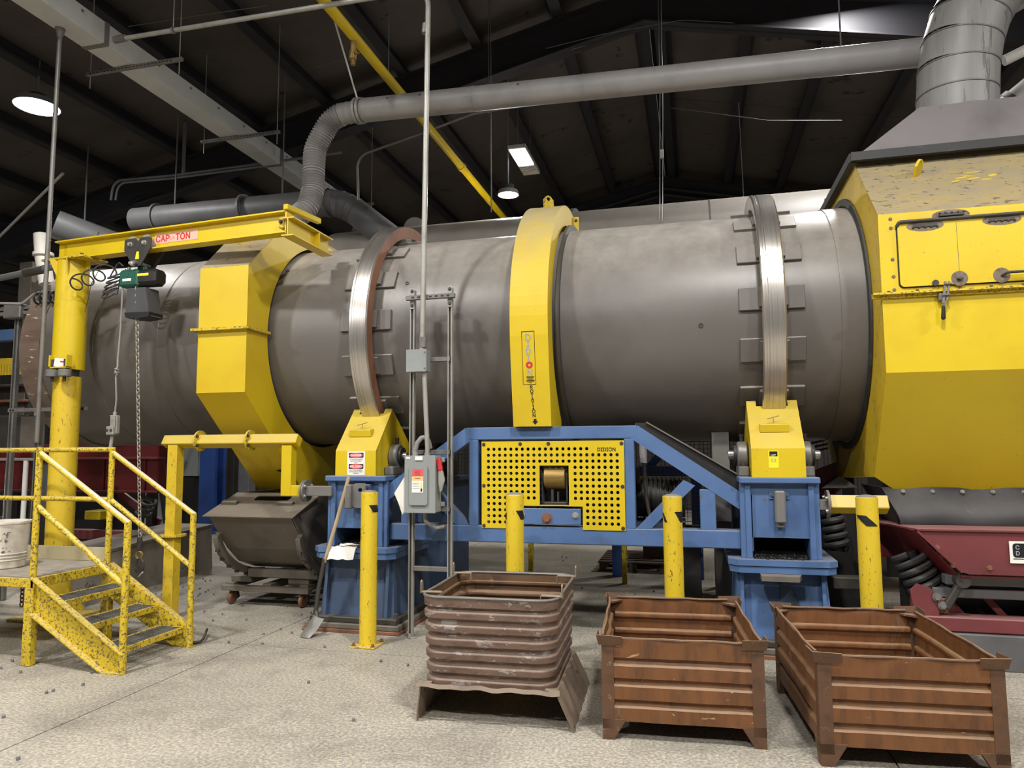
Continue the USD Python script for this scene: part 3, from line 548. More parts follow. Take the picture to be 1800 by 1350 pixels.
# ================================================================== roller pedestals
def pedestal(cx, name, label, left):
    t = Thing('roller_pedestal', label, 'machine pedestal', (cx, 6.4, 0))
    f0 = 5.95; B = 'blue'
    t.part('top_plate', bx(cx - .30, cx + .30, f0 - .01, 7.0, 1.325, 1.375, .008), B)
    t.part('column_web', bx(cx - .225, cx + .225, f0 + .06, f0 + .075, .90, 1.325), B, 'recessed blue front web')
    for s in (-1, 1):
        t.part('column_flange', bx(cx + s * .235 - .022, cx + s * .235 + .022, f0 + .03, 6.95, .74, 1.325, .004), B)
        t.part('column_angle', bx(cx + s * .275 - .022, cx + s * .275 + .022, f0 + .05, f0 + .09, .74, 1.325, .004), B)
    t.part('column_back', bx(cx - .23, cx + .23, 6.6, 6.615, .74, 1.325), 'blue_dark')
    w0 = .40
    pl_ = lambda w, d0, d1, ch_: Polygon([(cx - w + ch_, d0), (cx + w - ch_, d0), (cx + w, d0 + ch_), (cx + w, d1), (cx - w, d1), (cx - w, d0 + ch_)])
    t.part('ledge_plate', prism(pl_(w0, f0 - .05, 7.05, .07), (0, 0, 0), X, Y, .695, .74), B)
    t.part('ledge_plate', prism(pl_(w0 - .01, f0 - .04, 7.04, .07), (0, 0, 0), X, Y, .64, .69), B)
    rng = np.random.default_rng(5 if left else 6); gr = []
    for i in range(260):
        x_, y_, s_ = cx + rng.uniform(-.2, .2), rng.uniform(f0 - .01, f0 + .5), rng.uniform(.005, .012)
        c_ = ball((x_, y_, .742 + .12 * max(0, (y_ - f0 - .05)) + s_ * .3), s_, 0); gr.append(c_)
    gr.append(hull([(cx - .205, f0 + .02, .741), (cx + .205, f0 + .02, .741), (cx - .205, 6.55, .741), (cx + .205, 6.55, .741), (cx - .205, 6.5, .83), (cx + .205, 6.5, .83)]))
    t.part('grit_heap', join(*gr), 'grit', 'black grit and pellets lying on the ledge', kind='stuff', smooth=False)
    if not left: t.part('ledge_tab', prism([(cx - .17, f0 - .16), (cx + .10, f0 - .16), (cx + .13, f0 - .04), (cx - .17, f0 - .04)], (0, 0, 0), X, Y, .60, .638), 'hopper', 'beige ledge tab')
    # lower casting: flares to the floor
    def box4(w1, y1a, y1b, z1, w2, y2a, y2b, z2): return hull([(cx + s * w, y, z) for w, ya, yb, z in ((w1, y1a, y1b, z1), (w2, y2a, y2b, z2)) for s in (-1, 1) for y in (ya, yb)])
    t.part('base_casting', box4(.33, f0 + .12, 6.9, .64, .36, f0 + .07, 6.95, .125), 'blue_dark' if left else B)
    t.part('gusset', prism([(0, .0), (.16, 0), (.02, .28)], (cx - .02, f0 + .11, .36), X, Z, -.01, .02), 'blue_dark')
    for s in (-1, 1): t.part('base_rib', box4(.012, f0 + .04, f0 + .13, .64, .014, f0 + .0, f0 + .12, .125) if False else hull([(cx + s * .3 + d, y, z) for d in (-.014, .014) for y, z in ((f0 + .07, .64), (f0 + .13, .64), (f0 + .02, .125), (f0 + .12, .125))]), 'blue_dark' if left else B)
    t.part('base_plate', bx(cx - .42, cx + .42, f0 - .02, 7.05, .075, .125, .006), 'steel_dark'); t.part('base_plate', bx(cx - .455, cx + .455, f0 - .05, 7.1, .03, .075, .006), 'hopper'); t.part('base_plate', bx(cx - .47, cx + .47, f0 - .07, 7.12, 0, .03, .004), 'steel_rust')
    for s in (-1, 1): t.part('anchor_bolt', hexbolt((cx + s * .395, f0 + .03, .125), Z, .022, .04), 'steel_dark')
    # yellow roller guard with the ring running down into it
    g = Thing('roller_guard', name, 'machine guard', (cx, 6.3, 1.375))
    prof = [(f0, 1.375), (f0, 1.60), (f0 + .36, 2.0), (f0 + .88, 1.60), (f0 + .88, 1.375)]
    m_ = 'yellow_clean'
    g.part('front_plate', bx(cx - .20, cx + .20, f0, f0 + .008, 1.375, 1.60), m_)
    e = unit(A(0, .36, .40)); Ls = math.hypot(.36, .40)
    g.part('sloping_plate', prism(Polygon([(-.20, 0), (.20, 0), (.20, Ls), (.125, Ls), (.125, Ls - .065), (-.125, Ls - .065), (-.125, Ls), (-.20, Ls)]), (cx, f0, 1.60), X, e, -.008, 0), m_)
    g.part('back_plate', prism([(f0 + .36, 2.0), (f0 + .88, 1.6), (f0 + .88, 1.59), (f0 + .35, 1.995)], (cx - .2, 0, 0), Y, Z, 0, .075), m_)
    for s in (-1, 1): g.part('side_plate', prism(Polygon(prof).buffer(-.0015, join_style=2), (cx + s * .1945 - .004, 0, 0), Y, Z, 0, .008), m_)
    hb = A(cx - .01, f0, 1.60) + e * .215; nn_ = np.cross(X, e)
    g.part('hand_grip', join(*[prism(pp, hb + X * xx_, e, nn_, -tt_ / 2, tt_ / 2) for pp, xx_, tt_ in (([(-.045, 0), (.05, 0), (.045, .012), (.0, .055), (-.012, .055), (-.045, .01)], 0, .215),)]), m_, 'folded hand grip')
    g.part('grip_wire', join(pipe([hb + e * .03 + nn_ * .04, hb + e * .07 + nn_ * .05], .004, 6), pipe([hb + e * .06 - X * .05 + nn_ * .05, hb + e * .09 + X * .045 + nn_ * .055], .0035, 6)), 'steel_rust')
    # roller inside and pillow blocks
    r_ = Thing('support_roller', ('dark' if left else 'scuffed') + ' steel support roller under the ' + ('left' if left else 'right') + ' riding ring', 'roller', (cx, 6.4, 1.38))
    r_.part('wheel', cyl((cx - .13, 6.42, 1.62), (cx + .13, 6.42, 1.62), .17, n=32), 'steel_dark'); r_.part('shaft', cyl((cx - .36, 6.3, 1.55), (cx + .36, 6.3, 1.55), .035), 'steel_polished')
    for s in (-1, 1):
        b_ = Thing('pillow_block', f'grey pillow block bearing on the {"right" if s > 0 else "left"} of the {"left" if left else "right"} roller guard', 'bearing', (cx + s * .25, 6.3, 1.375), 'pillow blocks beside the roller guards')
        xa, xb = sorted((cx + s * .205, cx + s * .29))
        b_.part('foot', bx(xa, xb, 6.12, 6.5, 1.375, 1.455, .008), 'steel_grey' if left else 'galv_dark')
        b_.part('housing', lathe([(0, 0), (.105, 0), (.115, .01), (.115, xb - xa - .01), (.105, xb - xa), (0, xb - xa)], (xa, 6.31, 1.545), X, 28), 'steel_grey' if left else 'galv_dark')
        b_.part('seal_ring', hollow((cx + s * .28, 6.31, 1.545), (cx + s * .315, 6.31, 1.545), .085, .045, 28), 'iron_black')
        b_.part('shaft_end', cyl((cx + s * .28, 6.31, 1.545), (cx + s * .355, 6.31, 1.545), .04), 'blue_dark' if left else 'steel_polished')
        b_.part('grease_fitting', join(cyl((cx + s * .25, 6.31, 1.655), (cx + s * .25, 6.31, 1.70), .016, n=8), cyl((cx + s * .25, 6.31, 1.70), (cx + s * .25, 6.31, 1.72), .02, n=8)), 'iron_black')
        for y in (6.16, 6.46): b_.part('foot_bolt', hexbolt((cx + s * .25, y, 1.455), Z, .02, .025), 'steel_dark')
    return t, g
pedL, guardL = pedestal(-2.99, 'yellow roller guard carrying the white danger notice', 'blue steel pedestal under the left riding ring, behind the leaning shovel', True)
pedR, guardR = pedestal(.635, 'yellow roller guard with a small lot tag', 'blue steel pedestal under the right riding ring, behind the rusty crates', False)
gy = 5.95
# danger notice
n0, n1 = -3.07, -2.895
guardL.part('danger_notice', bx(n0, n1, gy - .003, gy, 1.38, 1.595), 'white', 'white bilingual danger notice')
for w, z in (('DANGER', 1.548), ('PELIGRO', 1.447)):
    guardL.part('notice_banner', prism(rrect(.145, .044, .006, 2, 0, 0), ((n0 + n1) / 2, gy - .003, z + .012), X, Z, 0, .001), 'black')
    guardL.part('notice_oval', place(cyl((0, 0, 0), (0, 0, .001), 1, n=28), ((n0 + n1) / 2, gy - .004, z + .012), X * .068, Z * .020, -Y), 'label_red')
    guardL.part('notice_word', text(w, .019, ((n0 + n1) / 2, gy - .005, z + .003), X, Z, .001, True, True), 'white')
for i, (l, z) in enumerate((('AUTHORIZED REPAIR', 1.519), ('ENTER BY PERMIT', 1.503), ('ONLY', 1.487), ('SOLO CON PERMISO', 1.420), ('ENTRAR BAJO ORDEN', 1.406), ('PERMISO', 1.392))):
    guardL.part('notice_line', text(l, .009, ((n0 + n1) / 2, gy - .003, z), X, Z, .001, False, True), 'black', smooth=False)
guardR.part('lot_tag', prism(rrect(.075, .135, .006, 2), (.60, gy, 1.515), X, Z, 0, .002), 'label_yellow', 'yellow lot tag')
guardR.part('tag_header', prism(rect(-.03, -.018, .03, .02), (.60, gy - .002, 1.557), X, Z, 0, .001), 'black')
guardR.part('tag_word', text('LOT', .014, (.60, gy - .003, 1.530 + .012), X, Z, .001, True, True), 'white'); guardR.part('tag_number', text('52', .024, (.60, gy - .002, 1.495), X, Z, .001, False, True), 'print_grey')
# the small hooks bolted on the pedestal webs
for t, cx, left in ((pedR, .635, False), (pedL, -2.93, True)):
    y = 6.01
    if not left:
        t.part('hook_plate', bx(cx - .075, cx + .075, y - .012, y, 1.20, 1.265, .003), 'blue')
        for s in (-1, 1): t.part('hook_bolt', hexbolt((cx + s * .05, y - .012, 1.235), -Y, .014, .012), 'blue_dark')
        t.part('hook_bar', join(bx(cx - .04, cx + .04, y - .09, y - .01, 1.02, 1.27, .012), bx(cx - .028, cx + .028, y - .05, y, .985, 1.03, .004)), 'steel_grey', 'grey steel hook bar')

# ================================================================== bollards
def stripe(o, r, z0, z1, a0, a1, slant, n=16):
    """A band piece stuck on a post: angles a0..a1, its lower edge shifted by slant."""
    t = np.linspace(0, 1, n); rows = []
    for k in np.linspace(0, 1, 7):
        a = a0 + (a1 - a0) * t + slant * k; z = z1 + (z0 - z1) * k
        rows.append([o + A(r * math.cos(x), r * math.sin(x), z) for x in a])
    return sheet(rows, .0012)
def bollard(x, y, h, label, marks):
    t = Thing('bollard', label, 'bollard', (x, y, 0), 'yellow bollards in front of the drum'); o = A(x, y, 0); r = .07
    t.part('post', lathe([(0, .012), (r, .012), (r, h - .004), (r - .003, h), (0, h)], o, Z, 32), 'yellow_post')
    t.part('cap', lathe([(r - .004, h), (r - .006, h + .004), (r * .5, h + .014), (0, h + .017)], o, Z, 32), 'steel_grey', 'grey domed cap')
    t.part('base_plate', bx(x - .11, x + .11, y - .11, y + .11, 0, .014, .003), 'yellow_worn')
    for sx in (-1, 1):
        for sy in (-1, 1): t.part('anchor_bolt', hexbolt((x + sx * .085, y + sy * .085, .014), Z, .014, .022), 'steel_rust')
    t.part('band', hollow(o + Z * (h - .20), o + Z * (h - .20 + .001), r + .0015, r, 32), 'yellow_drip') if False else None
    for (z0, z1, a0, a1, sl_) in marks: t.part('stripe', stripe(o, r + .0016, h - max(z0, z1), h - min(z0, z1), math.radians(a0), math.radians(a1), math.radians(sl_)), 'black', 'black tape stripe')
    return t
bollard(-2.66, 5.56, 1.255, 'worn yellow bollard in front of the shovel pedestal, fully visible to its base', [(.165, .105, -68, -5, 30)])
bollard(-1.37, 5.44, 1.255, 'yellow bollard standing behind the grey ribbed bin', [(.19, .12, -70, -20, 34), (.19, .14, -165, -140, 0)])
bollard(-.17, 5.42, 1.255, 'yellow bollard standing behind the middle rusty crate', [(.185, .11, -76, -20, 36), (.185, .12, -170, -150, 30)])
bollard(1.13, 5.36, 1.265, 'yellow bollard standing behind the right rusty crate', [(.19, .12, -170, -110, 62)])

# ================================================================== rusty stacking crates
def wall_panel(p, q, prof, t, n=14, amp=.003, seed=0):
    """A pressed sheet wall: prof = (outward, z) points, drawn from p to q; faces out to the right of p->q."""
    p, q = A(*p), A(*q); d = unit(q - p); nn_ = A(d[1], -d[0], 0); L = np.linalg.norm(q - p); rows = []
    for i in range(n + 1):
        b = p + d * L * i / n; row = [b + nn_ * u + Z * z for u, z in prof]; rows.append(row)
    R_ = np.array(rows); w = meshkit.fbm(R_ * 5 + seed * 17, 3) - .5
    k = np.minimum(1, np.minimum(np.arange(n + 1), n - np.arange(n + 1)) / 2)[:, None]
    R_ += nn_ * (w * 2 * amp * k)[..., None]
    return sheet(R_, t)
def crate(cx, cy, rz, label, seed, W=.86, D=1.14, H=.545):
    t = Thing('steel_crate', label, 'crate', (cx, cy, 0), 'rusty steel crates in front of the drum'); rot = lambda m: turn(m, rz, (cx, cy, 0))
    w, d = W / 2, D / 2; base = .10
    prof = [(0, base), (-.001, .165)]
    for z in (.20, .315, .425): prof += [(0, z - .030), (-.020, z - .012), (-.022, z + .004), (-.016, z + .014), (0, z + .020)]
    prof += [(0, H - .035), (.002, H - .02), (.002, H)]
    C = [(cx - w, cy - d), (cx + w, cy - d), (cx + w, cy + d), (cx - w, cy + d)]
    for i in range(4):
        p, q = A(*C[i], 0), A(*C[(i + 1) % 4], 0); dd = unit(q - p)
        wp = t.part('wall_panel', rot(wall_panel(p + dd * .03, q - dd * .03, prof, t=.004, n=22, amp=.011, seed=seed + i)), 'crate_rust', 'ribbed side wall')
        nn_ = A(dd[1], -dd[0], 0)
        t.part('rim', rot(pipe([p + dd * (.05 + (L_ := np.linalg.norm(q - p) - .1) * k / 8) + Z * (H + .002 * math.sin(k * 2.3 + seed)) + nn_ * (.004 * math.sin(k * 1.7 + seed * 2)) for k in range(9)], .0085, 8)), 'crate_dark', under=wp)
    t.part('bottom', rot(bx(cx - w + .004, cx + w - .004, cy - d + .004, cy + d - .004, base, base + .006)), 'crate_dark')
    for i, (sx, sy) in enumerate(((-1, -1), (1, -1), (1, 1), (-1, 1))):
        x, y = cx + sx * (w + .006), cy + sy * (d + .006)
        L = [(0, 0), (-sx * .066, 0), (-sx * .066, -sy * .006), (-sx * .006, -sy * .006), (-sx * .006, -sy * .066), (0, -sy * .066)]
        t.part('corner_post', rot(prism([(x + u, y + v) for u, v in L], (0, 0, 0), X, Y, .06, H - .005)), 'crate_dark')
        ft = hull([(x - sx * a, y - sy * b, z) for a, b, z in ((0, 0, 0), (.06, 0, 0), (0, .06, 0), (.06, .06, 0), (.0, .0, .11), (.13, 0, .11), (0, .13, .11), (.13, .03, .11), (.03, .13, .11))])
        t.part('foot', rot(ft), 'crate_dark')
        cap = [A(x - sx * .115, y + sy * .012, H - .03), A(x + sx * .012, y + sy * .012, H - .03), A(x + sx * .012, y - sy * .115, H - .03)]
        cap2 = [c + A(sx * (.012 if k else 0), sy * (.012 if k < 2 else 0), .055 if k == 1 else .05) for k, c in enumerate(cap)]
        t.part('stacking_cap', rot(join(sheet([cap, cap2], .006), hull([(x - sx * .10, y, H - .03), (x, y, H - .03), (x, y - sy * .10, H - .03), (x - sx * .10, y, H - .018), (x, y, H - .018), (x, y - sy * .10, H - .018)]))), 'crate_dark')
    return t
crate(-.145, 4.71, math.radians(4.2), 'smaller-looking rusty steel crate standing between the ribbed bin and the right crate', 1)
crate(.965, 4.63, math.radians(4.6), 'rusty steel crate at the lower right corner, nearest the camera', 2)

# ================================================================== ribbed bin on bent legs
bc, brz = A(-1.235, 4.575, 0), math.radians(2.5)
bn = Thing('corrugated_bin', 'grey-brown corrugated steel bin with rounded corners raised on bent sheet legs', 'bin', bc)
rotb = lambda m: turn(m, brz, bc)
def rr_path(w, d, r, k=7):
    pts = []
    for cx_, cy_, a0 in ((w - r, -d + r, -90), (w - r, d - r, 0), (-w + r, d - r, 90), (-w + r, -d + r, 180)):
        for i in range(k + 1): a = math.radians(a0 + 90 * i / k); pts.append((cx_ + r * math.cos(a), cy_ + r * math.sin(a), math.cos(a), math.sin(a)))
    o = []
    for a, b_ in zip(pts, pts[1:] + pts[:1]):
        o.append(a); L = math.hypot(b_[0] - a[0], b_[1] - a[1])
        if L > .2:
            for j in range(1, 9): f_ = j / 9; o.append(tuple(np.array(a) * (1 - f_) + np.array(b_) * f_))
    return o
pp = rr_path(.405, .44, .115); zz = np.linspace(.195, .725, 122)
def bump_(z):
    if z > .668: return .006
    f_ = ((z - .195) / .0788) % 1
    return -.012 + .021 * float(np.interp(f_, [0, .10, .16, .56, .64, .74, 1], [.1, .7, 1, 1, .8, .0, .0]))
def binwall(inset, flip):
    rows = []
    for z in zz:
        tp = .97 + .05 * (z - .195) / .53
        rows.append([bc + A((x * tp + nx * (bump_(z) - inset)), (y * tp + ny * (bump_(z) - inset)), z) for x, y, nx, ny in pp])
    G = np.array(rows); w = meshkit.fbm(G * A(4, 4, 7) + 3, 3) - .5; nrm = np.array([[nx, ny, 0] for _, _, nx, ny in pp]); G += nrm[None] * (w * .012)[..., None]
    G = np.concatenate([G, G[:, :1]], 1); return G[:, ::-1] if flip else G
O_, I_ = binwall(0, False), binwall(.006, True)
bn.part('outer_wall', rotb(strip(O_[::-1])), 'bin_rust', 'ribbed outer wall'); bn.part('inner_wall', rotb(strip(I_[::-1])), 'bin_inside', 'rusty inner wall')
bn.part('rim', rotb(pipe(list((O_[-1] + I_[-1][::-1]) / 2), .009, 8)), 'galv_dark', 'worn bright rim')
bn.part('bottom', rotb(prism(rrect(.80, .87, .08, 4, bc[0], bc[1]), (0, 0, 0), X, Y, .20, .212)), 'crate_dark')
for sx, lean in ((-1, .02), (1, .10)):
    rows = []
    for k, z in enumerate((.222, .205, .18, .12, .06, .0)):
        row = []
        for j in range(49):
            y = -.45 + .9 * j / 48; rb = .016 * max(0, math.sin(j / 48 * math.pi * 11)) * (1 if 1 <= k <= 4 else .3); off = lean * max(0, (.205 - z)) / .205
            row.append(bc + A(sx * ((.34 if k == 0 else .405) + off + rb), y, z))
        rows.append(row)
    g_ = np.array(rows); g_ += (meshkit.fbm(g_ * 6, 2)[..., None] - .5) * .014 * (g_[..., 2:] > .01); g_[..., 2] = np.maximum(g_[..., 2], 0)
    bn.part('leg_panel', rotb(sheet(g_ if sx > 0 else g_[:, ::-1], .004)), 'bin_leg', 'bent ribbed leg panel')
rows = [[bc + A(-.43 + .86 * j / 24, -.452 - .012 * k + .01 * math.sin(j * .8), .222 - .022 * k + .004 * math.sin(j * 1.3)) for j in range(25)] for k in range(2)]
bn.part('front_lip', rotb(sheet(rows, .004)), 'bin_leg')
for sx in (-1, 1):
    for sy in (-1, 1):
        o = bc + A(sx * .385, sy * .345, .733)
        bn.part('stacking_strap', rotb(join(beam(o - A(sx * .075, 0, 0), o + A(sx * .05, 0, .0), .036, .012, Z, .004), beam(o - A(sx * .075, 0, -.003), o - A(sx * .08, 0, .055), .036, .008, A(1, 0, 0), .003), hull([o + A(sx * (.047 + q), y, z) for q in (0, .009) for y, z in ((-.018, -.005), (.018, -.005), (.016, .06), (-.016, .06), (.0, .072))]))), 'bin_leg')

# ================================================================== strut stand with switch and junction box
sy_ = 5.90
st = Thing('strut_stand', 'two-legged slotted strut stand bolted to the floor in front of the drum', 'strut stand', (-2.23, sy_, 0))
def strutpoly(): return unary_union([rect(-.0205, 0, .0205, .0025), rect(-.0205, 0, -.018, .041), rect(.018, 0, .0205, .041), rect(-.0205, .0385, -.0105, .041), rect(.0105, .0385, .0205, .041)])
for x in (-2.41, -2.055):
    st.part('post', prism(Polygon([(x + u, sy_ - v) for u, v in strutpoly().exterior.coords]), (0, 0, 0), X, Y, .008, 3.03), 'galv')
    st.part('base_foot', bx(x - .055, x + .055, sy_ - .06, sy_ + .03, 0, .008, .002), 'galv'); st.part('base_bolt', hexbolt((x, sy_ - .05, .008), Z, .013, .03), 'galv')
    st.part('corner_bracket', bx(x - .021, x + .021, sy_ - .047, sy_ - .042, 2.86, 3.05, .002), 'galv')
    for z in (2.89, 2.955, 3.02): st.part('bracket_bolt', hexbolt((x, sy_ - .047, z), -Y, .011, .01), 'steel_dark')
for z, a, b_ in ((2.955, -2.46, -2.0), (2.40, -2.41, -2.055), (1.585, -2.41, -2.055), (1.095, -2.41, -2.055), (.585, -2.39, -2.075)):
    cb = prism(Polygon([(z + u, -(sy_ - .043) + v) for u, v in strutpoly().exterior.coords]), (0, 0, 0), Z, -Y, 0, b_ - a)
    st.part('cross_bar', place(cb, (0, 0, 0), X, Y, Z) if False else prism(Polygon([(u, v) for u, v in strutpoly().exterior.coords]), (a, sy_ - .001 if z < 2.9 else sy_ - .043, z), Z, -Y, -(b_ - a), 0) if False else bx(a, b_, sy_ - .085 if z > 2.9 else sy_ - .038, sy_ - .046 if z > 2.9 else sy_ - .002, z - .02, z + .02, .003), 'galv_dark')
for k in range(7): st.part('slot', bx(-2.40 + k * .055, -2.375 + k * .055, sy_ - .0865, sy_ - .0845, 2.948, 2.962), 'black')
jb = Thing('junction_box', 'square pale grey junction box on the strut stand above the switch', 'junction box', (-2.30, sy_ - .1, 2.29))
jb.part('body', bx(-2.415, -2.235, sy_ - .15, sy_ - .043, 2.285, 2.475, .004), 'grey_box'); jb.part('cover', bx(-2.418, -2.232, sy_ - .156, sy_ - .150, 2.282, 2.478, .002), 'grey_box')
jb.part('hinge', cyl((-2.226, sy_ - .15, 2.29), (-2.226, sy_ - .15, 2.47), .006), 'galv_dark')
for z in (2.31, 2.45): jb.part('cover_screw', hexbolt((-2.245, sy_ - .156, z), -Y, .006, .004), 'galv_dark')
sx0, sx1, sz0, sz1, syf = -2.405, -2.13, 1.075, 1.555, sy_ - .19
sw = Thing('disconnect_switch', 'grey safety disconnect switch with red handle and warning stickers on the strut stand', 'electrical switch', ((sx0 + sx1) / 2, sy_, sz0))
sw.part('body', bx(sx0, sx1, syf, sy_ - .042, sz0, sz1, .006), 'grey_box'); cov = sw.part('cover', bx(sx0 - .003, sx1 + .003, syf - .006, syf, sz0 - .003, sz1 + .003, .003), 'grey_box')
sw.part('raised_panel', prism(rrect(.165, .33, .02, 4, (sx0 + sx1) / 2 - .008, 1.305), (0, syf - .006, 0), X, Z, 0, .018), 'grey_box', under=cov)
yy = syf - .0245; xm = (sx0 + sx1) / 2 - .012
sw.part('red_sticker', bx(xm - .048, xm + .048, yy - .001, yy, 1.385, 1.445), 'label_red'); sw.part('orange_sticker', bx(xm - .052, xm + .052, yy - .001, yy, 1.345, 1.382), 'label_orange'); sw.part('white_sticker', bx(xm - .052, xm + .052, yy - .001, yy, 1.245, 1.345), 'white')
for i, (tt, z, m_) in enumerate((('DANGER', 1.423, 'sign_red'), ('KEEP OUT', 1.409, 'sign_red'), ('HAZARD', 1.395, 'sign_red'), ('WARNING', 1.362, 'black'))): sw.part('sticker_print', text(tt, .008, (xm, yy - .0015, z), X, Z, .0006, False, True), m_, smooth=False)
for i in range(4): sw.part('sticker_line', bx(xm - .045, xm + .012, yy - .0016, yy - .001, 1.322 - i * .014, 1.325 - i * .014), 'print_grey')
sw.part('sticker_figure', join(place(cyl((0, 0, 0), (0, 0, .0006), .008), (xm + .035, yy - .001, 1.322), X, Z, -Y), bx(xm + .027, xm + .043, yy - .0016, yy - .001, 1.28, 1.312)), 'label_yellow'); sw.part('sticker_figure', bx(xm + .028, xm + .042, yy - .0016, yy - .001, 1.255, 1.28), 'black')
sw.part('name_tag', bx(sx0 + .01, sx0 + .05, syf - .0075, syf - .006, 1.53, 1.545), 'white'); sw.part('top_latch', bx(xm - .03, xm + .04, syf - .016, syf - .004, 1.515, 1.55, .003), 'white')
for x in (sx0 + .06, sx0 + .17): sw.part('conduit_hub', join(cyl((x, sy_ - .11, sz1 - .002), (x, sy_ - .11, sz1 + .025), .024, n=16), cyl((x, sy_ - .11, sz1 + .02), (x, sy_ - .11, sz1 + .05), .019, n=8)), 'galv')
sw.part('handle', join(beam((sx1 + .012, syf + .04, 1.53), (sx1 + .035, syf + .035, 1.43), .04, .035, Y, .006), beam((sx1 + .035, syf + .035, 1.44), (sx1 + .04, syf + .04, 1.40), .028, .03, Y, .005)), 'sign_red', 'red switch handle')
sw.part('lever', prism([(0, .17), (.03, .13), (.045, .06), (.02, -.03), (.004, -.04), (-.008, .02), (-.012, .12)], (sx1 + .03, syf + .03, 1.29), X, Z, -.008, .008), 'galv', 'grey metal lever plate')
for z in (1.14, 1.52): sw.part('mounting_tab', bx(sx1, sx1 + .035, sy_ - .06, sy_ - .045, z - .02, z + .02, .003), 'galv')
# conduit runs
cd = Thing('conduit', 'rigid grey conduit rising from the junction box and bending left under the roof', 'conduit', (-2.25, sy_ - .11, 2.48))
cz = 5.83
cd.part('tube', pipe([(-2.29, sy_ - .10, 2.475), (-2.27, sy_ - .10, 4.0), (-2.25, sy_ - .10, cz), (-5.78, sy_ - .02, 5.93)], .024, 14, .17, 8), 'galv')
for z in (2.50, 5.40): cd.part('coupling', cyl((-2.28, sy_ - .10, z), (-2.275, sy_ - .10, z + .09), .031, n=16), 'galv_dark')
cd.part('coupling', cyl((-5.66, sy_ - .03, 5.925), (-5.80, sy_ - .02, 5.93), .036, n=16), 'galv_dark')
for x, dz in ((-5.05, 1.5), (-2.9, 1.9)): cd.part('hanger_rod', join(cyl((x, sy_ - .05, 5.9), (x, sy_ - .05, 5.9 + dz), .006, n=8), hollow((x - .012, sy_ - .05, 5.9), (x + .012, sy_ - .05, 5.9), .034, .026, 16)), 'galv_dark')
cd.part('lower_tube', pipe([(-2.27, sy_ - .10, 2.285), (-2.235, sy_ - .10, 1.60)], .021, 12), 'galv')
cd.part('flexible_loop', pipe([(sx0 + .06, sy_ - .11, 1.60), (sx0 + .075, sy_ - .11, 1.66), (sx0 + .12, sy_ - .10, 1.72), (sx0 + .165, sy_ - .08, 1.70), (sx0 + .175, sy_ - .05, 1.62)], .021, 12, .05), 'hose', 'flexible liquid-tight loop')
cd.part('tail_loop', pipe([(xm + .02, sy_ - .10, 1.08), (xm + .025, sy_ - .09, .99), (xm + .09, sy_ - .02, .93), (xm + .2, sy_ + .06, .95)], .018, 10, .05), 'hose', 'flexible tail under the switch')
single('paper_sheet', 'white creased paper diamond taped left of the disconnect switch', 'paper', sheet([[(-2.392, 5.735, 1.42), (-2.35, 5.73, 1.33), (-2.345, 5.72, 1.18)], [(-2.45, 5.735, 1.33), (-2.40, 5.72, 1.24), (-2.38, 5.715, 1.12)], [(-2.515, 5.74, 1.235), (-2.47, 5.73, 1.15), (-2.435, 5.73, 1.055)]], .0015), 'paper')

# ================================================================== yellow stairs and platform
sp = Thing('stair_platform', 'chipped yellow steel platform with three grating steps and pipe handrails', 'stairs', (-5.2, 4.8, 0))
ya, yb, M = 4.47, 5.17, 'yellow_worn'
for y, s in ((ya, -1), (yb, 1)):
    pts = [(-4.90, .655), (-4.045, .135), (-4.045, .006), (-4.23, .006), (-4.90, .385)]
    k = sp.part('stringer', prism(pts, (0, y, 0), X, Z, -.004, .004), 'yellow_worn', 'channel stringer')
    sp.part('stringer_flange', join(beam((-4.90, y + s * .025, .652), (-4.045, y + s * .025, .135), .05, .010, Z), beam((-4.90, y + s * .025, .39), (-4.23, y + s * .025, .008), .05, .010, Z), bx(-4.235, -4.045, min(y, y + s * .05), max(y, y + s * .05), 0, .01)), 'yellow_worn', under=k)
for n_, z in ((-4.62, .49), (-4.375, .328), (-4.125, .163)):
    k = sp.part('tread', join(bx(n_ - .012, n_, ya + .01, yb - .01, z - .045, z, .002), bx(n_ - .245, n_ - .233, ya + .01, yb - .01, z - .035, z, .002)), 'yellow_worn', 'grating step with chequered nosing')
    bars = [bx(n_ - .235, n_ - .01, y - .0025, y + .0025, z - .028, z - .002) for y in np.arange(ya + .03, yb - .01, .030)] + [bx(x - .003, x + .003, ya + .012, yb - .012, z - .008, z) for x in np.arange(n_ - .2, n_ - .02, .06)]
    sp.part('grating', join(*bars), 'galv_dark', 'open bar grating', under=k, kind='stuff', smooth=False)
    for s, y in ((1, ya + .004), (-1, yb - .010)): sp.part('tread_end', bx(n_ - .24, n_, y, y + .006, z - .06, z - .002), 'yellow_worn', under=k)
sp.part('deck', bx(-7.6, -4.91, ya - .01, yb + .05, .645, .655), 'concrete_dark', 'dusty deck plate')
sp.part('deck_frame', join(bx(-7.6, -4.90, ya - .02, ya + .03, .575, .645, .004)), M); sp.part('deck_frame', bx(-4.93, -4.89, ya - .02, yb + .06, .575, .65, .004), M); sp.part('deck_frame', bx(-7.6, -4.90, yb + .03, yb + .08, .575, .645, .004), M)
sp.part('toe_board', bx(-7.6, -4.98, yb + .055, yb + .063, .655, .775, .002), 'toe_dust', 'dusty toe board')
for x, y in ((-4.93, ya), (-4.93, yb + .03), (-6.9, ya), (-6.9, yb + .03)): sp.part('leg', bx(x - .04, x + .04, y - .03, y + .03, 0, .575, .004), M)
rr_ = .0215
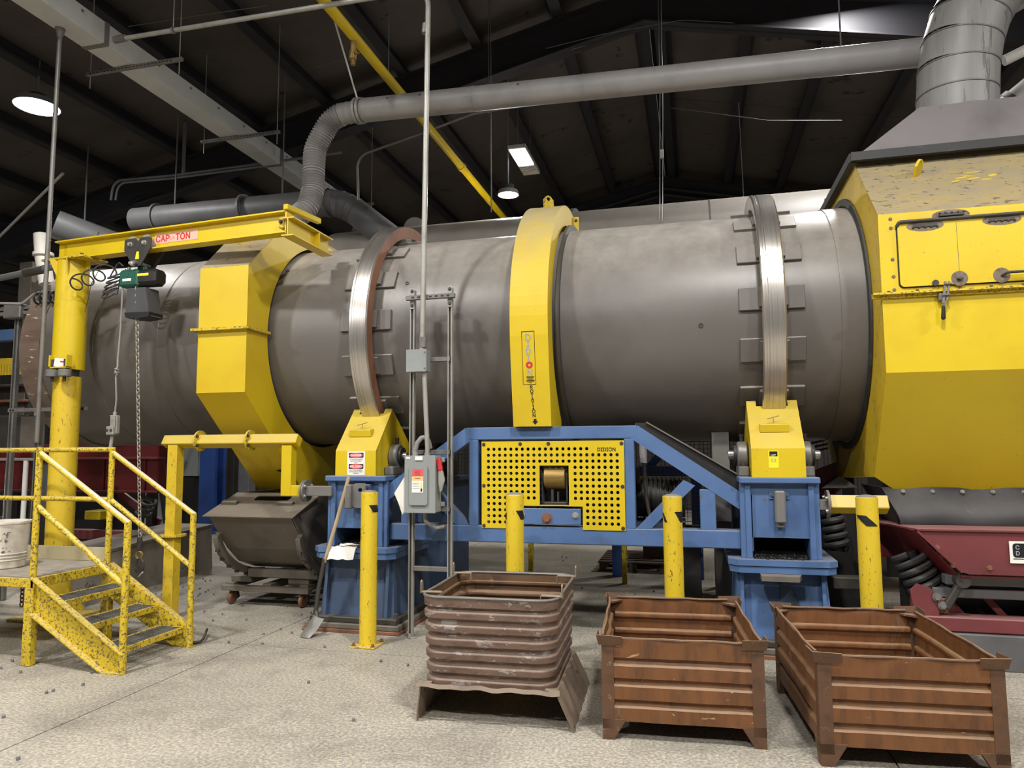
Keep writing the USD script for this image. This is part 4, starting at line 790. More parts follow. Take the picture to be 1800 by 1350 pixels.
for y in (ya, yb):
    o = -.012 if y == ya else 0
    sp.part('rail_post', cyl((-4.915, y + o, .655), (-4.915, y + o, 1.645), rr_ + .003, n=16), M); sp.part('rail_post', cyl((-4.07, y + o, .01), (-4.07, y + o, 1.085), rr_ + .004, n=16), M)
    sp.part('post_socket', cyl((-4.07, y + o, .0), (-4.07, y + o, .16), rr_ + .008, n=16), M)
    sp.part('handrail', join(pipe([(-4.915, y + o, 1.60), (-4.06, y + o, 1.075)], rr_ + .001, 14), ball((-4.07, y + o, 1.08), rr_ + .003)), 'rail_worn', 'handrail rubbed bright on top')
    sp.part('mid_rail', pipe([(-4.90, y + o, 1.185), (-4.085, y + o, .63 if y == ya else .66)], rr_, 14), M)
sp.part('post_cap', cyl((-4.915, ya - .012, 1.645), (-4.915, ya - .012, 1.66), rr_ + .005, n=16), 'steel_dark')
for z in (1.625, 1.195): sp.part('long_rail', pipe([(-4.90, yb, z), (-7.7, yb, z)], rr_, 14), M)
sp.part('rail_post', cyl((-6.9, yb, .655), (-6.9, yb, 1.62), rr_, n=16), M)
CHAIN_AT = 0
single('hook_rod', 'bent dark rod lying beside the foot of the stairs', 'rod', pipe([onZ(338, 1130, .02), onZ(352, 1128, .015), onZ(358, 1122, .03), onZ(364, 1106, .05)], .011, 8, .03), 'steel_dark')
bk = Thing('bucket', 'dirty white pail caked with grey residue, standing on the platform', 'bucket', (-5.60, 4.78, .655))
bo = A(-5.60, 4.78, .655)
bk.part('body', lathe([(0, .0), (.155, 0), (.165, .01), (.185, .36), (.195, .365), (.195, .38), (.18, .38), (.16, .02), (0, .02)], bo, Z, 40), 'bucket')
for z in (.07, .095, .12): bk.part('hoop', torus(bo + Z * z, Z, .168 + z * .06, .006, 40, 8), 'bucket')
bk.part('contents', lathe([(0, .345), (.1, .35), (.17, .335)], bo, Z, 24), 'concrete_dark')
bk.part('ear', cyl(bo + A(.1, -.15, .25), bo + A(.11, -.168, .25), .018), 'steel_dark')

# ================================================================== jib crane with hoist
jp = A(-6.12, 5.82, 0)
jc = Thing('jib_crane', 'yellow jib crane with round post and long I-beam marked with its capacity', 'crane', jp)
jc.part('base_plate', bx(jp[0] - .28, jp[0] + .28, jp[1] - .28, jp[1] + .28, 0, .025, .004), 'yellow_worn')
for a in range(6): ca, sa = math.cos(a * math.pi / 3), math.sin(a * math.pi / 3); jc.part('gusset', prism([(.12, .025), (.26, .025), (.12, .28)], jp, A(ca, sa, 0), Z, -.006, .006), 'yellow_worn')
jc.part('lower_post', cyl(jp, jp + Z * 2.36, .125, n=36), 'yellow_drip'); jc.part('post_core', cyl(jp + Z * 2.3, jp + Z * 2.5, .10, n=24), 'steel_dark')
jc.part('upper_sleeve', cyl(jp + Z * 2.43, jp + Z * 3.54, .148, n=36), 'yellow_clean', 'wider turning sleeve')
pb_, pe_ = A(-6.32, 5.835, 3.665), A(-3.5, 5.60, 3.665); bd = unit(pe_ - pb_); bs = A(-bd[1], bd[0], 0)
jc.part('cap_plate', join(beam(jp + A(-.26, .02, 3.552), jp + A(.30, -.03, 3.552), .30, .022, Z, .003)), 'yellow_worn', 'cap plate under the beam')
for u in (-.2, .2):
    for v in (-.1, .1): jc.part('cap_bolt', hexbolt(jp + bd * (u + .03) + bs * v + Z * 3.563, Z, .016, .03), 'steel_dark')
for a in (-60, -120, 0, 180): ca, sa = math.cos(math.radians(a)), math.sin(math.radians(a)); jc.part('sleeve_gusset', prism([(.13, 3.54), (.22, 3.54), (.14, 3.36)], jp, A(ca, sa, 0), Z, -.006, .006), 'yellow_clean')
BH, BW = .205, .125
jc.part('beam', profile(ipoly(BH, BW, .014, .010), pb_, pe_), 'yellow_clean', 'I-beam boom')
jc.part('end_plate', beam(pe_ - bd * .01, pe_ + bd * .006, .115, BH + .02, Z), 'yellow_clean'); jc.part('end_stop', bx(pe_[0] - .07, pe_[0] - .02, pe_[1] - .065, pe_[1] - .005, 3.6, 3.70, .006), 'yellow_worn')
jc.part('stop_bolt', hexbolt((pe_[0] - .05, pe_[1] - .066, 3.66), -Y, .014, .02), 'steel_dark')
cb0, cb1 = A(-3.46, 5.50, 3.60), A(-3.46, 6.22, 3.60)
jc.part('cross_beam', profile(ipoly(.17, .12, .012, .010), cb0, cb1), 'yellow', 'cross beam carrying the boom end'); jc.part('cross_stiffener', bx(-3.462 + .004, -3.40, 5.95, 5.962, 3.53, 3.67), 'yellow')
jc.part('top_angle', beam((-3.50, 5.52, 3.79), (-3.42, 5.98, 3.79), .05, .05, Z, .004), 'yellow_clean')
for s, x in ((-1, -.02), (1, .13)):
    jc.part('bearing_roller', lathe([(0, 0), (.055, 0), (.06, .006), (.06, .064), (.055, .07), (0, .07)], jp + A(x + .005, -.165, 2.345), Z, 24), 'steel_grey', 'steel bearing roller')
    jc.part('roller_pin', cyl(jp + A(x + .005, -.165, 2.30), jp + A(x + .005, -.165, 2.52), .014), 'steel_dark')
jc.part('roller_bracket', bx(jp[0] - .04, jp[0] + .16, jp[1] - .18, jp[1] - .10, 2.43, 2.445, .003), 'yellow_clean')
for x in (-.045, .16): jc.part('bracket_ear', bx(jp[0] + x, jp[0] + x + .014, jp[1] - .19, jp[1] - .12, 2.445, 2.56, .003), 'yellow_clean')
jc.part('rating_plate', prism([(0, 0), (.12, -.01), (.13, .075), (.01, .085)], jp + A(.0, -.17, 2.45), unit(A(1, .25, 0)), Z, 0, .002), 'white', 'small rating plate')
jc.part('rating_stripe', prism([(.065, .035), (.12, .03), (.12, .045), (.065, .05)], jp + A(.0, -.172, 2.455), unit(A(1, .25, 0)), Z, 0, .001), 'sign_red')
# capacity label on the web
lo_ = onY(273, 430, 5.72)
def onbeam(s_, z): return pb_ + bd * s_ + A(0, 0, z - pb_[2]) - bs * .0065
sL = (onY(273, 418, 5.73)[0] - pb_[0]) / bd[0]; sR = (onY(352, 410, 5.71)[0] - pb_[0]) / bd[0]
jc.part('capacity_label', prism(rect(0, 0, sR - sL, .095), onbeam(sL, 3.622), bd, Z, 0, .001), 'label_pink', 'pinkish capacity label')
jc.part('capacity_text', text('CAP', .062, onbeam(sL + .012, 3.638) - bs * .001, bd, Z, .001, True), 'sign_red'); jc.part('capacity_text', text('1/4', .028, onbeam(sL + .185, 3.652) - bs * .001, bd, Z, .001), 'label_red'); jc.part('capacity_text', text('TON', .062, onbeam(sL + .255, 3.638) - bs * .001, bd, Z, .001, True), 'sign_red')

ch_ = Thing('chain_hoist', 'green and black electric chain hoist with pendant hanging from its trolley on the crane beam', 'hoist', (-5.2, 5.745, .7))
tp = pb_ + bd * ((-5.185 - pb_[0]) / bd[0]); tz = 3.665
for s in (-1, 1):
    pl_ = Polygon([(-.165, .05), (-.15, .062), (-.03, .062), (0, .02), (.03, .062), (.15, .062), (.165, .05), (.165, -.05), (.045, -.215), (-.045, -.215), (-.165, -.05)])
    ch_.part('trolley_plate', prism(pl_, tp + bs * s * .082 - Z * .05, bd, Z, -.006, .006), 'steel_dark', 'dark trolley side plate')
    for u in (-.088, .088):
        w_ = ch_.part('trolley_wheel', cyl(tp + bd * u + bs * s * .014 + Z * (-.045), tp + bd * u + bs * s * .062 + Z * (-.045), .058, n=24), 'hose')
        ch_.part('wheel_flange', hollow(tp + bd * u + bs * s * .062 - Z * .03, tp + bd * u + bs * s * .07 - Z * .03, tz - tz + .072, .03, 24), 'hose', under=w_)
        ch_.part('axle_nut', hexbolt(tp + bd * u + bs * s * .088 - Z * .045, bs * s, .018, .024), 'galv')
ch_.part('trolley_tag', prism([(0, 0), (.05, 0), (.045, .075), (.015, .075)], tp - bs * .089 + A(-.02, 0, -.20), bd, Z, 0, .001), 'label_yellow')
ch_.part('trolley_pin', cyl(tp - bs * .12 - Z * .235, tp + bs * .12 - Z * .235, .018), 'galv_dark')
ch_.part('cord_clamp', join(ball(tp + A(-.045, -.10, -.245), .028, 1), cyl(tp + A(-.08, -.1, -.235), tp + A(-.02, -.1, -.25), .016)), 'galv')
ch_.part('suspension_hook', pipe([tp + A(.0, 0, -.23), tp + A(.03, 0, -.29), tp + A(.02, 0, -.33), tp + A(-.015, 0, -.33), tp + A(-.02, 0, -.30)], .011, 10, .02), 'galv_dark')
hz = 3.31; hx_ = -5.21
ch_.part('body', join(bx(hx_ - .195, hx_ + .03, 5.66, 5.83, 3.205, 3.375, .02), bx(hx_ - .20, hx_ - .185, 5.675, 5.815, 3.22, 3.36, .006)), 'green', 'green hoist body')
ch_.part('motor_cover', hull([(x, 5.745 + y, 3.293 + z) for x, r_ in ((hx_ + .03, .08), (hx_ + .20, .08), (hx_ + .225, .066)) for y, z in ((r_, r_ * .6), (-r_, r_ * .6), (r_, -r_ * .6), (-r_, -r_ * .6), (r_ * .6, r_), (-r_ * .6, r_), (r_ * .6, -r_), (-r_ * .6, -r_))]), 'black', 'black motor cover')
ch_.part('maker_label', bx(hx_ - .145, hx_ - .045, 5.657, 5.66, 3.258, 3.283), 'white', 'white maker label'); ch_.part('maker_lettering', text('WINCH', .014, (hx_ - .135, 5.6565, 3.264), X, Z, .001, True), 'green') if False else None
ch_.part('warning_label', bx(hx_ + .02, hx_ + .15, 5.662, 5.665, 3.30, 3.325), 'label_yellow', 'yellow warning strip')
ch_.part('top_lug', bx(hx_ - .03, hx_ + .05, 5.71, 5.78, 3.37, 3.41, .008), 'green')
bag = [(hx_ - .10, 3.19), (hx_ - .095, 3.0), (hx_ - .115, 2.915), (hx_ + .17, 2.905), (hx_ + .135, 3.05), (hx_ + .115, 3.19)]
ch_.part('chain_bag', hull([(x, y, z) for x, z in bag for y in (5.70, 5.83)] + [(x * .96 + hx_ * .04, y, z) for x, z in bag for y in (5.675, 5.85)]), 'bag', 'dark chain container'); ch_.part('bag_hem', hull([(x, y, z) for x, z in ((hx_ - .118, 2.95), (hx_ - .10, 2.90), (hx_ + .172, 2.945), (hx_ + .165, 2.90), (hx_ + .03, 2.885)) for y in (5.67, 5.852)]), 'black')
def link(o, d, flat, L=.046, w=.0145, r=.0055):
    d = unit(d); s_ = unit(flat); h_ = L / 2 - w
    pts = [o + d * h_ + s_ * w, o + d * (h_ + w * .75) + s_ * w * .7, o + d * (h_ + w) , o + d * (h_ + w * .75) - s_ * w * .7, o + d * h_ - s_ * w, o - d * h_ - s_ * w, o - d * (h_ + w * .75) - s_ * w * .7, o - d * (h_ + w), o - d * (h_ + w * .75) + s_ * w * .7, o - d * h_ + s_ * w, o + d * h_ + s_ * w]
    return sweep(circle(r, 5), pts, caps=False)
c0_, c1_ = A(-5.215, 5.69, 3.20), A(-5.10, 5.74, .80); nl_ = int(np.linalg.norm(c1_ - c0_) / .034); dl = unit(c1_ - c0_)
ch_.part('load_chain', join(*[link(c0_ + (c1_ - c0_) * (i + .5) / nl_, dl, X if i % 2 else Y) for i in range(nl_)]), 'chain', 'hanging load chain', kind='stuff')
ch_.part('hook_block', join(cyl(c1_ + Z * .0, c1_ - Z * .035, .022, n=14), cyl(c1_ - Z * .03, c1_ - Z * .12, .026, .022, n=14)), 'steel_dark'); ch_.part('swivel', torus(c1_ - Z * .165, Y, .033, .011, 20, 8), 'bronze', 'worn brassy swivel ring')
hk = c1_ - Z * .20
ch_.part('hook', pipe([hk + A(-.01, 0, .02), hk + A(.03, 0, -.0), hk + A(.05, 0, -.045), hk + A(.035, 0, -.10), hk + A(-.0, 0, -.12), hk + A(-.035, 0, -.10)] if False else [hk + A(-.03, 0, -.06), hk + A(-.02, 0, -.01), hk + A(.015, 0, .01), hk + A(.05, 0, -.03), hk + A(.05, 0, -.085), hk + A(.02, 0, -.125), hk + A(-.005, 0, -.155)], .012, 10, .03), 'steel_dark', 'steel load hook'); ch_.part('hook_latch', beam(hk + A(.0, 0, -.165), hk + A(.05, 0, -.12), .02, .014, Y, .004), 'galv')
pc = [A(-5.385, 5.70, 3.20), A(-5.39, 5.70, 2.80), A(-5.405, 5.70, 2.50), A(-5.395, 5.69, 2.42), A(-5.415, 5.68, 2.38), A(-5.385, 5.68, 2.36), A(-5.41, 5.69, 2.33), A(-5.40, 5.70, 2.1), A(-5.41, 5.70, 1.99)]
ch_.part('pendant_cable', pipe(pc, .009, 8, .02), 'hose', 'pendant cable'); ch_.part('cable_knot', join(torus((-5.40, 5.69, 2.40), A(.3, .2, 1), .018, .008, 14, 6), torus((-5.40, 5.69, 2.365), A(-.3, .1, 1), .02, .008, 14, 6)), 'hose')
ch_.part('pendant', join(cyl((-5.41, 5.70, 1.99), (-5.41, 5.70, 1.955), .017, n=12), bx(-5.45, -5.37, 5.68, 5.72, 1.94, 1.955, .003), bx(-5.44, -5.385, 5.672, 5.728, 1.84, 1.94, .006), bx(-5.465, -5.38, 5.65, 5.735, 1.765, 1.85, .008), bx(-5.38, -5.365, 5.68, 5.72, 1.78, 1.95, .003)), 'galv', 'worn metal pendant control'); ch_.part('pendant_stem', cyl((-5.43, 5.70, 1.765), (-5.445, 5.70, 1.62), .017, n=12), 'galv')
for u in (-.445, -.40): ch_.part('pendant_button', place(cyl((0, 0, 0), (0, 0, .006), .013), (-5 + u, 5.65, 1.81), X, Z, -Y), 'steel_dark')
# coiled air hose from post to hoist
hp = []
for i in range(181):
    t_ = i / 180; a = t_ * 3.5 * 2 * math.pi; c = A(-5.93, 5.62, 3.25) * (1 - t_) + A(-5.54, 5.70, 3.40) * t_
    hp.append(c + A(.035 * math.sin(a), .07 * math.sin(a), .068 * math.cos(a)))
hp += [A(-5.47, 5.70, 3.44), A(-5.44, 5.70, 3.46), A(-5.39, 5.70, 3.42)]
ah = Thing('air_hose', 'black coiled hose strung from the crane post to the green hoist', 'hose', (-5.6, 5.68, 3.1))
ah.part('stretched_coil', pipe(hp, .008, 7), 'rubber')
hb_ = []
for i in range(221):
    t_ = i / 220; a = t_ * 5.0 * 2 * math.pi; c = A(-5.465, 5.69, 3.35) * (1 - t_) + A(-5.515, 5.66, 3.13) * t_
    hb_.append(c + A(.068 * math.cos(a), .05 * math.sin(a), (.018 + .03 * t_) * math.sin(a) + .012 * math.cos(a)))
hb_ += [A(-5.43, 5.68, 3.14), A(-5.41, 5.69, 3.30), A(-5.36, 5.70, 3.385), A(-5.33, 5.71, 3.37)]
ah.part('hanging_bundle', pipe(hb_, .008, 7), 'rubber')
ah.part('hose_fitting', cyl((-5.33, 5.71, 3.37), (-5.33, 5.71, 3.41), .015), 'galv_dark')
ah.part('loose_wire', pipe([onY(186, 453, 5.70), onY(160, 500, 5.70), onY(155, 525, 5.70), onY(149, 549, 5.70)], .003, 6), 'rubber')

# ================================================================== yellow pipe bracket round the chute
by = 5.98
cbk = Thing('chute_bracket', 'yellow square-tube bracket with round flanges passing in front of the chute', 'pipe bracket', (-4.9, by, 0))
rt = trimesh.transformations.rotation_matrix(math.radians(-28), (1, 0, 0), (0, by, 1.70))
tb = bx(-5.06, -3.585, by - .05, by + .05, 1.65, 1.75, .006); tb.apply_transform(rt)
cbk.part('cross_tube', tb, 'yellow'); cbk.part('post', bx(-4.985, -4.875, by - .06, by + .05, .0, 1.67, .006), 'yellow_drip', 'square post'); cbk.part('post_flange', lathe([(0, .785), (.12, .785), (.12, .805), (0, .805)], (-4.93, by, 0), Z, 28), 'yellow_worn')
for x in (-4.66, -4.10): 
    cbk.part('round_flange', lathe([(.04, -.009), (.10, -.009), (.10, .009), (.04, .009)], (x, by, 1.705), X, 32, closed=True), 'yellow_worn', 'bolted round flange')
    for a in (35, 145, 215, 325): cbk.part('flange_bolt', hexbolt((x + .009, by + .078 * math.cos(math.radians(a)), 1.705 + .078 * math.sin(math.radians(a))), X, .012, .014), 'steel_dark')
cbk.part('drop_tube', bx(-3.74, -3.635, by - .05, by + .05, 1.185, 1.655, .006), 'yellow_clean'); cbk.part('elbow_tube', bx(-3.636, -3.52, by - .05, by + .05, 1.185, 1.285, .006), 'yellow_clean')
cbk.part('round_flange', lathe([(0, 0), (.10, 0), (.10, .016), (0, .016)], (-3.52, by, 1.235), X, 32), 'galv_dark'); cbk.part('round_flange', lathe([(0, 0), (.10, 0), (.10, .016), (0, .016)], (-3.50, by, 1.235), X, 32), 'galv_dark')
for a in (35, 145, 215, 325): cbk.part('flange_bolt', hexbolt((-3.484, by + .078 * math.cos(math.radians(a)), 1.235 + .078 * math.sin(math.radians(a))), X, .013, .016), 'galv')
cbk.part('stub_tube', bx(-3.485, -3.22, by - .045, by + .045, 1.19, 1.28, .005), 'steel_grey', 'grey stub tube to the pedestal')
cb2 = Thing('hood_bracket', 'short yellow square tube with flange between the right pedestal and the hood', 'pipe bracket', (1.1, 6.0, 1.1))
by2 = 6.05
rt2 = trimesh.transformations.rotation_matrix(math.radians(-30), (1, 0, 0), (0, by2, 1.165)); tb = bx(1.01, 1.42, by2 - .055, by2 + .055, 1.11, 1.22, .006); tb.apply_transform(rt2)
cb2.part('tube', tb, 'yellow'); cb2.part('round_flange', lathe([(0, 0), (.11, 0), (.11, .018), (0, .018)], (.985, by2, 1.165), X, 32), 'hopper'); cb2.part('stub_tube', bx(.86, .985, by2 - .04, by2 + .04, 1.12, 1.20, .004), 'steel_grey')
for a in (35, 145, 215, 325): cb2.part('flange_bolt', hexbolt((.985, by2 + .085 * math.cos(math.radians(a)), 1.165 + .085 * math.sin(math.radians(a))), -X, .013, .016), 'galv')

# ================================================================== tipping hopper on a cart under the chute
th_ = Thing('tipping_hopper', 'grey-brown tipping hopper with a slotted lid under the yellow chute', 'hopper', (-4.2, 6.7, .28))
hx0, hx1 = -4.72, -3.72
lidp = [(hx0, 0), (hx1, 0), (hx1 + .06, .48), (hx0 + .08, .48)]
ly0, lz0 = 6.12, .965; el = unit(A(0, .42, .2)); 
lid = Polygon(lidp).difference(rrect(.40, .10, .03, 3, -4.15, .37))
th_.part('lid', prism(lid, (0, ly0, lz0), X, el, -.005, .005), 'hopper', 'sloping lid with a slot')
nlid = np.cross(X, el)
for x in (-4.56, -3.93): th_.part('lid_grip', join(*[place(bx(-.085, .085, a, b_, c, d), A(x, ly0, lz0) + el * .25, X, el, nlid) for a, b_, c, d in ((-.03, .02, .028, .036), (-.03, -.022, .004, .03), (.012, .02, .004, .03))]), 'hopper', 'folded lid grip')
fr_ = [(6.16, .955), (6.30, .80), (6.46, .62), (6.66, .46), (6.95, .36)]
th_.part('front_plate', join(*[prism([p, q, (q[0] + .004, q[1] + .008), (p[0] + .006, p[1] + .006)], (hx0 + .06, 0, 0), Y, Z, 0, .9) for p, q in zip(fr_, fr_[1:])]), 'hopper', 'curved front plate')
for x in (hx0 + .05, hx1 - .03):
    th_.part('side_plate', prism(fr_ + [(7.5, .36), (7.6, 1.17), (6.6, 1.17)], (x, 0, 0), Y, Z, 0, .012), 'hopper')
    rk = [(6.25 + .85 * (1 - math.cos(t)), .80 - .52 * math.sin(t)) for t in np.linspace(.1, 1.5, 12)]
    th_.part('rocker', prism(rk + [(p[0] + .06, p[1] + .05) for p in rk[::-1]], (x - .02, 0, 0), Y, Z, 0, .05), 'hopper', 'curved rocker rail')
    for t in np.linspace(.35, 1.4, 6): th_.part('rocker_tooth', bx(x - .015, x + .025, 6.25 + .85 * (1 - math.cos(t)) - .012, 6.25 + .85 * (1 - math.cos(t)) + .012, .80 - .52 * math.sin(t) - .022, .80 - .52 * math.sin(t) + .006), 'steel_dark')
th_.part('rear_plate', bx(hx0 + .06, hx1 - .03, 7.5, 7.512, .36, 1.15), 'hopper'); th_.part('floor_beam', bx(hx0 + .12, hx1 - .06, 6.72, 6.82, .285, .37, .005), 'hopper')
ct = Thing('floor_cart', 'low flat steel cart on caster wheels under the tipping hopper', 'cart', (-4.3, 7.3, 0))
for a, b_, c, d in ((-4.86, -3.84, 6.64, 6.72), (-4.86, -3.84, 7.9, 7.98)): ct.part('frame_bar', bx(a, b_, c, d, .15, .205, .004), 'hopper')
for x in (-4.80, -4.36, -3.93): ct.part('frame_bar', bx(x - .05, x + .05, 6.70, 7.95, .16, .225, .004), 'hopper')
for x in (-4.70, -4.02): ct.part('fork_pocket', bx(x - .12, x + .12, 6.75, 7.9, .225, .285, .004), 'hopper')
for x in (-4.78, -3.95):
    for y in (6.72, 7.85):
        w_ = ct.part('caster', join(beam((x + .05, y, .15), (x + .05, y + .03, .06), .014, .05, Y), bx(x - .01, x + .06, y - .04, y + .06, .135, .15)), 'steel_dark'); ct.part('wheel', lathe([(0, -.022), (.055, -.022), (.066, -.012), (.066, .012), (.055, .022), (0, .022)], (x, y, .066), X, 24), 'steel_rust', under=w_)

# ================================================================== shovel, papers
shv = Thing('shovel', 'wooden-handled square shovel leaning against the left pedestal', 'shovel', (-3.2, 5.75, 0))
s0, s1, s2 = A(-3.02, 5.885, 1.37), A(-3.20, 5.80, .62), A(-3.27, 5.79, .20)
shv.part('handle', pipe([s0, (s0 + s1) / 2 + A(.004, 0, 0), s1], .017, 12), 'wood', 'pale wooden handle'); shv.part('ferrule', pipe([s1 + Z * .03, s1 * .45 + s2 * .55 + A(-.012, 0, 0), s2, A(-3.245, 5.77, .145), A(-3.235, 5.75, .115)], .019, 12, .04), 'steel_dark')
bl = np.array([[A(-3.235, 5.76, .17), A(-3.185, 5.735, .16), A(-3.13, 5.75, .145)], [A(-3.275, 5.72, .09), A(-3.225, 5.69, .075), A(-3.165, 5.70, .065)], [A(-3.31, 5.66, .012), A(-3.262, 5.635, .006), A(-3.205, 5.64, .004)]])
bl += A(-.035, 0, 0)
shv.part('blade', sheet(bl, .003), 'galv_dark', 'bright worn blade')
hkp = Thing('shovel_hook', 'blue and grey bent plate hook holding the shovel handle on the left pedestal', 'hook', (-3.0, 5.93, 1.08))
hkp.part('bent_plate', join(prism(rrect(.13, .22, .03, 3).difference(Point(.0, .05).buffer(.018)), (-2.93, 5.93, 1.20), unit(A(1, .35, 0)), Z, -.004, .004), bx(-3.055, -2.99, 5.86, 5.965, 1.085, 1.30, .01)), 'steel_grey'); hkp.part('mount_tab', bx(-2.88, -2.84, 5.93, 6.01, 1.24, 1.30, .003), 'blue')
hkp.part('hook_bolt', hexbolt((-2.86, 5.93, 1.27), -Y, .012, .012), 'steel_dark')
single('paper_bundle', 'crumpled white papers lying on the left pedestal ledge behind the bollard', 'paper', join(sheet([[A(-3.16 + .05 * i, 5.86 - .03 * j + .01 * math.sin(i * 2 + j), .742 + .004 + .012 * abs(math.sin(i * 1.7 + j)) - (.05 * max(0, j - 1))) for i in range(6)] for j in range(4)], .002), sheet([[A(-3.10 + .045 * i, 5.93 - .03 * j, .765 + .010 * math.sin(i + 2 * j)) for i in range(7)] for j in range(3)], .002)), 'paper')

# ================================================================== red vibrating conveyor under the right hood
rc = Thing('vibrating_conveyor', 'red vibrating conveyor with bolted trough and black springs under the right hood', 'conveyor', (2.4, 6.4, 0))
cy = 5.90
rc.part('trough_side', prism([(1.57, .995), (3.45, .995), (3.45, .685), (1.90, .685), (1.85, .70), (1.80, .735)], (0, cy, 0), X, Z, -.012, 0), 'red', 'red trough side')
rc.part('trough_flange', join(prism([(1.40, cy + .5), (1.57, cy - .02), (3.45, cy - .02), (3.45, cy + .7), (1.40, cy + .7)], (0, 0, 0), X, Y, .992, 1.004)), 'red', 'pinkish top flange')
rc.part('trough_end', sheet([[A(1.55, cy + .02, .99), A(1.36, 6.9, .99)], [A(1.84, cy + .05, .66), A(1.70, 6.9, .60)]], .012), 'red_far', 'sloping trough end'); rc.part('trough_back', bx(1.57, 3.45, 7.3, 7.31, .6, 1.0), 'red_far'); rc.part('trough_floor', bx(1.85, 3.45, cy + .02, 7.3, .66, .675), 'red_far')
rc.part('end_edge', beam((1.575, cy - .006, .985), (1.85, cy - .006, .70), .014, .03, Y), 'red')
for x, z in ((1.70, .87), (1.80, .745), (2.03, .735), (2.29, .735), (2.5, .735)): rc.part('trough_bolt', hexbolt((x, cy - .001, z), -Y, .014, .018), 'steel_rust')
rc.part('deck_beam', bx(1.78, 3.45, 6.02, 6.12, .585, .655, .006), 'duct_dark', 'dark beam below the trough'); rc.part('deck_beam', bx(1.70, 3.45, 6.06, 6.14, .485, .555, .006), 'duct_dark')
for i in range(5): rc.part('brace', beam((1.80 + i * .28, 6.2, .49), (1.95 + i * .28, 6.16, .30), .05, .02, Y, .003), 'red_far')
rc.part('rear_apron', bx(1.55, 3.45, 6.35, 6.37, .28, .66), 'iron_black')
rc.part('base_beam', bx(1.48, 3.45, 5.98, 6.14, .255, .36, .008), 'red', 'red base beam'); rc.part('base_skid', bx(1.45, 3.45, 5.95, 6.5, 0, .25, .006), 'duct_dark', 'dark base skid')
def spring(o, d, L, R_, wr, turns, n=14):
    d, s, u = frame(d); pts = [o + d * L * t + R_ * (math.cos(2 * math.pi * turns * t) * s + math.sin(2 * math.pi * turns * t) * u) for t in np.linspace(0, 1, int(turns * n) + 1)]
    return pipe(pts, wr, 8)
for o, d, L, R_ in ((A(1.71, 6.20, .49), A(-.42, .1, 1), .32, .112), (A(1.86, 6.62, .55), A(-.42, .1, 1), .30, .105), (A(1.17, 6.75, .72), A(-.1, .1, 1), .34, .085)):
    rc.part('spring', spring(o, d, L, R_, .027, 5), 'rubber', 'black coil spring'); rc.part('spring_core', cyl(o, o + unit(d) * L, R_ * .55), 'iron_black')
for x in (1.64, 1.80): rc.part('spring_bracket', prism([(0, 0), (.16, 0), (.15, .16), (.11, .22), (.02, .25), (-.03, .2)], (x - .08, 6.0 + (x - 1.64), .34), X, Z, -.012, 0), 'red', 'red spring bracket')
rc.part('spring_seat', join(cyl((1.73, 6.15, .48), (1.72, 6.15, .505), .095, n=20), bx(1.6, 1.8, 6.05, 6.3, .36, .48, .01)), 'steel_rust')
for x, z in ((1.705, .50), (1.74, .44)): rc.part('bracket_bolt', hexbolt((x, 5.985, z), -Y, .022, .02), 'steel_grey')
rc.part('pivot_arm', join(beam((1.76, 6.0, .42), (1.86, 5.98, .60), .05, .06, Y, .01), cyl((1.87, 5.93, .63), (1.87, 6.03, .63), .05, n=18)), 'steel_dark')
rc.part('maker_plate', bx(2.16, 2.36, cy - .015, cy - .012, .775, .93), 'white', 'white maker plate'); rc.part('maker_badge', prism(rrect(.15, .10, .02, 3, 2.255, .865), (0, cy - .015, 0), X, Z, 0, .001), 'black')
rc.part('badge_letter', join(text('C', .028, (2.195, cy - .0165, .873), X, Z, .001, True), text('D', .028, (2.195, cy - .0165, .832), X, Z, .001, True)), 'print_silver', smooth=False)
rc.part('plate_line', bx(2.18, 2.34, cy - .0162, cy - .015, .803, .808), 'black')
rc.part('left_cross_beam', bx(1.12, 1.5, 6.7, 6.85, .40, .5, .008), 'steel_dark'); rc.part('left_rail', beam((1.11, 6.9, 1.0), (1.25, 6.87, .92), .05, .12, Z, .004), 'red_far'); rc.part('drive_housing', bx(1.13, 1.62, 7.25, 7.75, .02, 1.12, .01), 'iron_black', 'black drive housing'); rc.part('cross_member', bx(1.12, 1.6, 6.75, 6.9, .02, .12), 'iron_black')
sk = Thing('rubber_skirt', 'black rubber dust skirt hanging between the hood and the red conveyor', 'rubber skirt', (2.4, 6.2, 1.0))
rows = []
for k, (y, z) in enumerate(((6.33, 1.285), (6.325, 1.24), (6.27, 1.17), (6.21, 1.10), (6.19, 1.03), (6.20, .99))):
    rows.append([A(1.44 + (3.4 - 1.44) * (j / 24) + (.05 * k * .5 if j == 0 else 0), y + .012 * math.sin(j * .9 + k * .6) - .02 * (j == 0), z) for j in range(25)])
sk.part('sheet', sheet(np.array(rows), .006), 'rubber', smooth=True); sk.part('end_sheet', sheet([[rows[k][0] + A(-.02 * i, .25 * i, 0) for i in range(3)] for k in range(6)], .006), 'rubber')
for i in range(6): sk.part('skirt_bolt', hexbolt((1.60 + i * .21, 6.31, 1.255), -Y, .011, .02), 'galv')

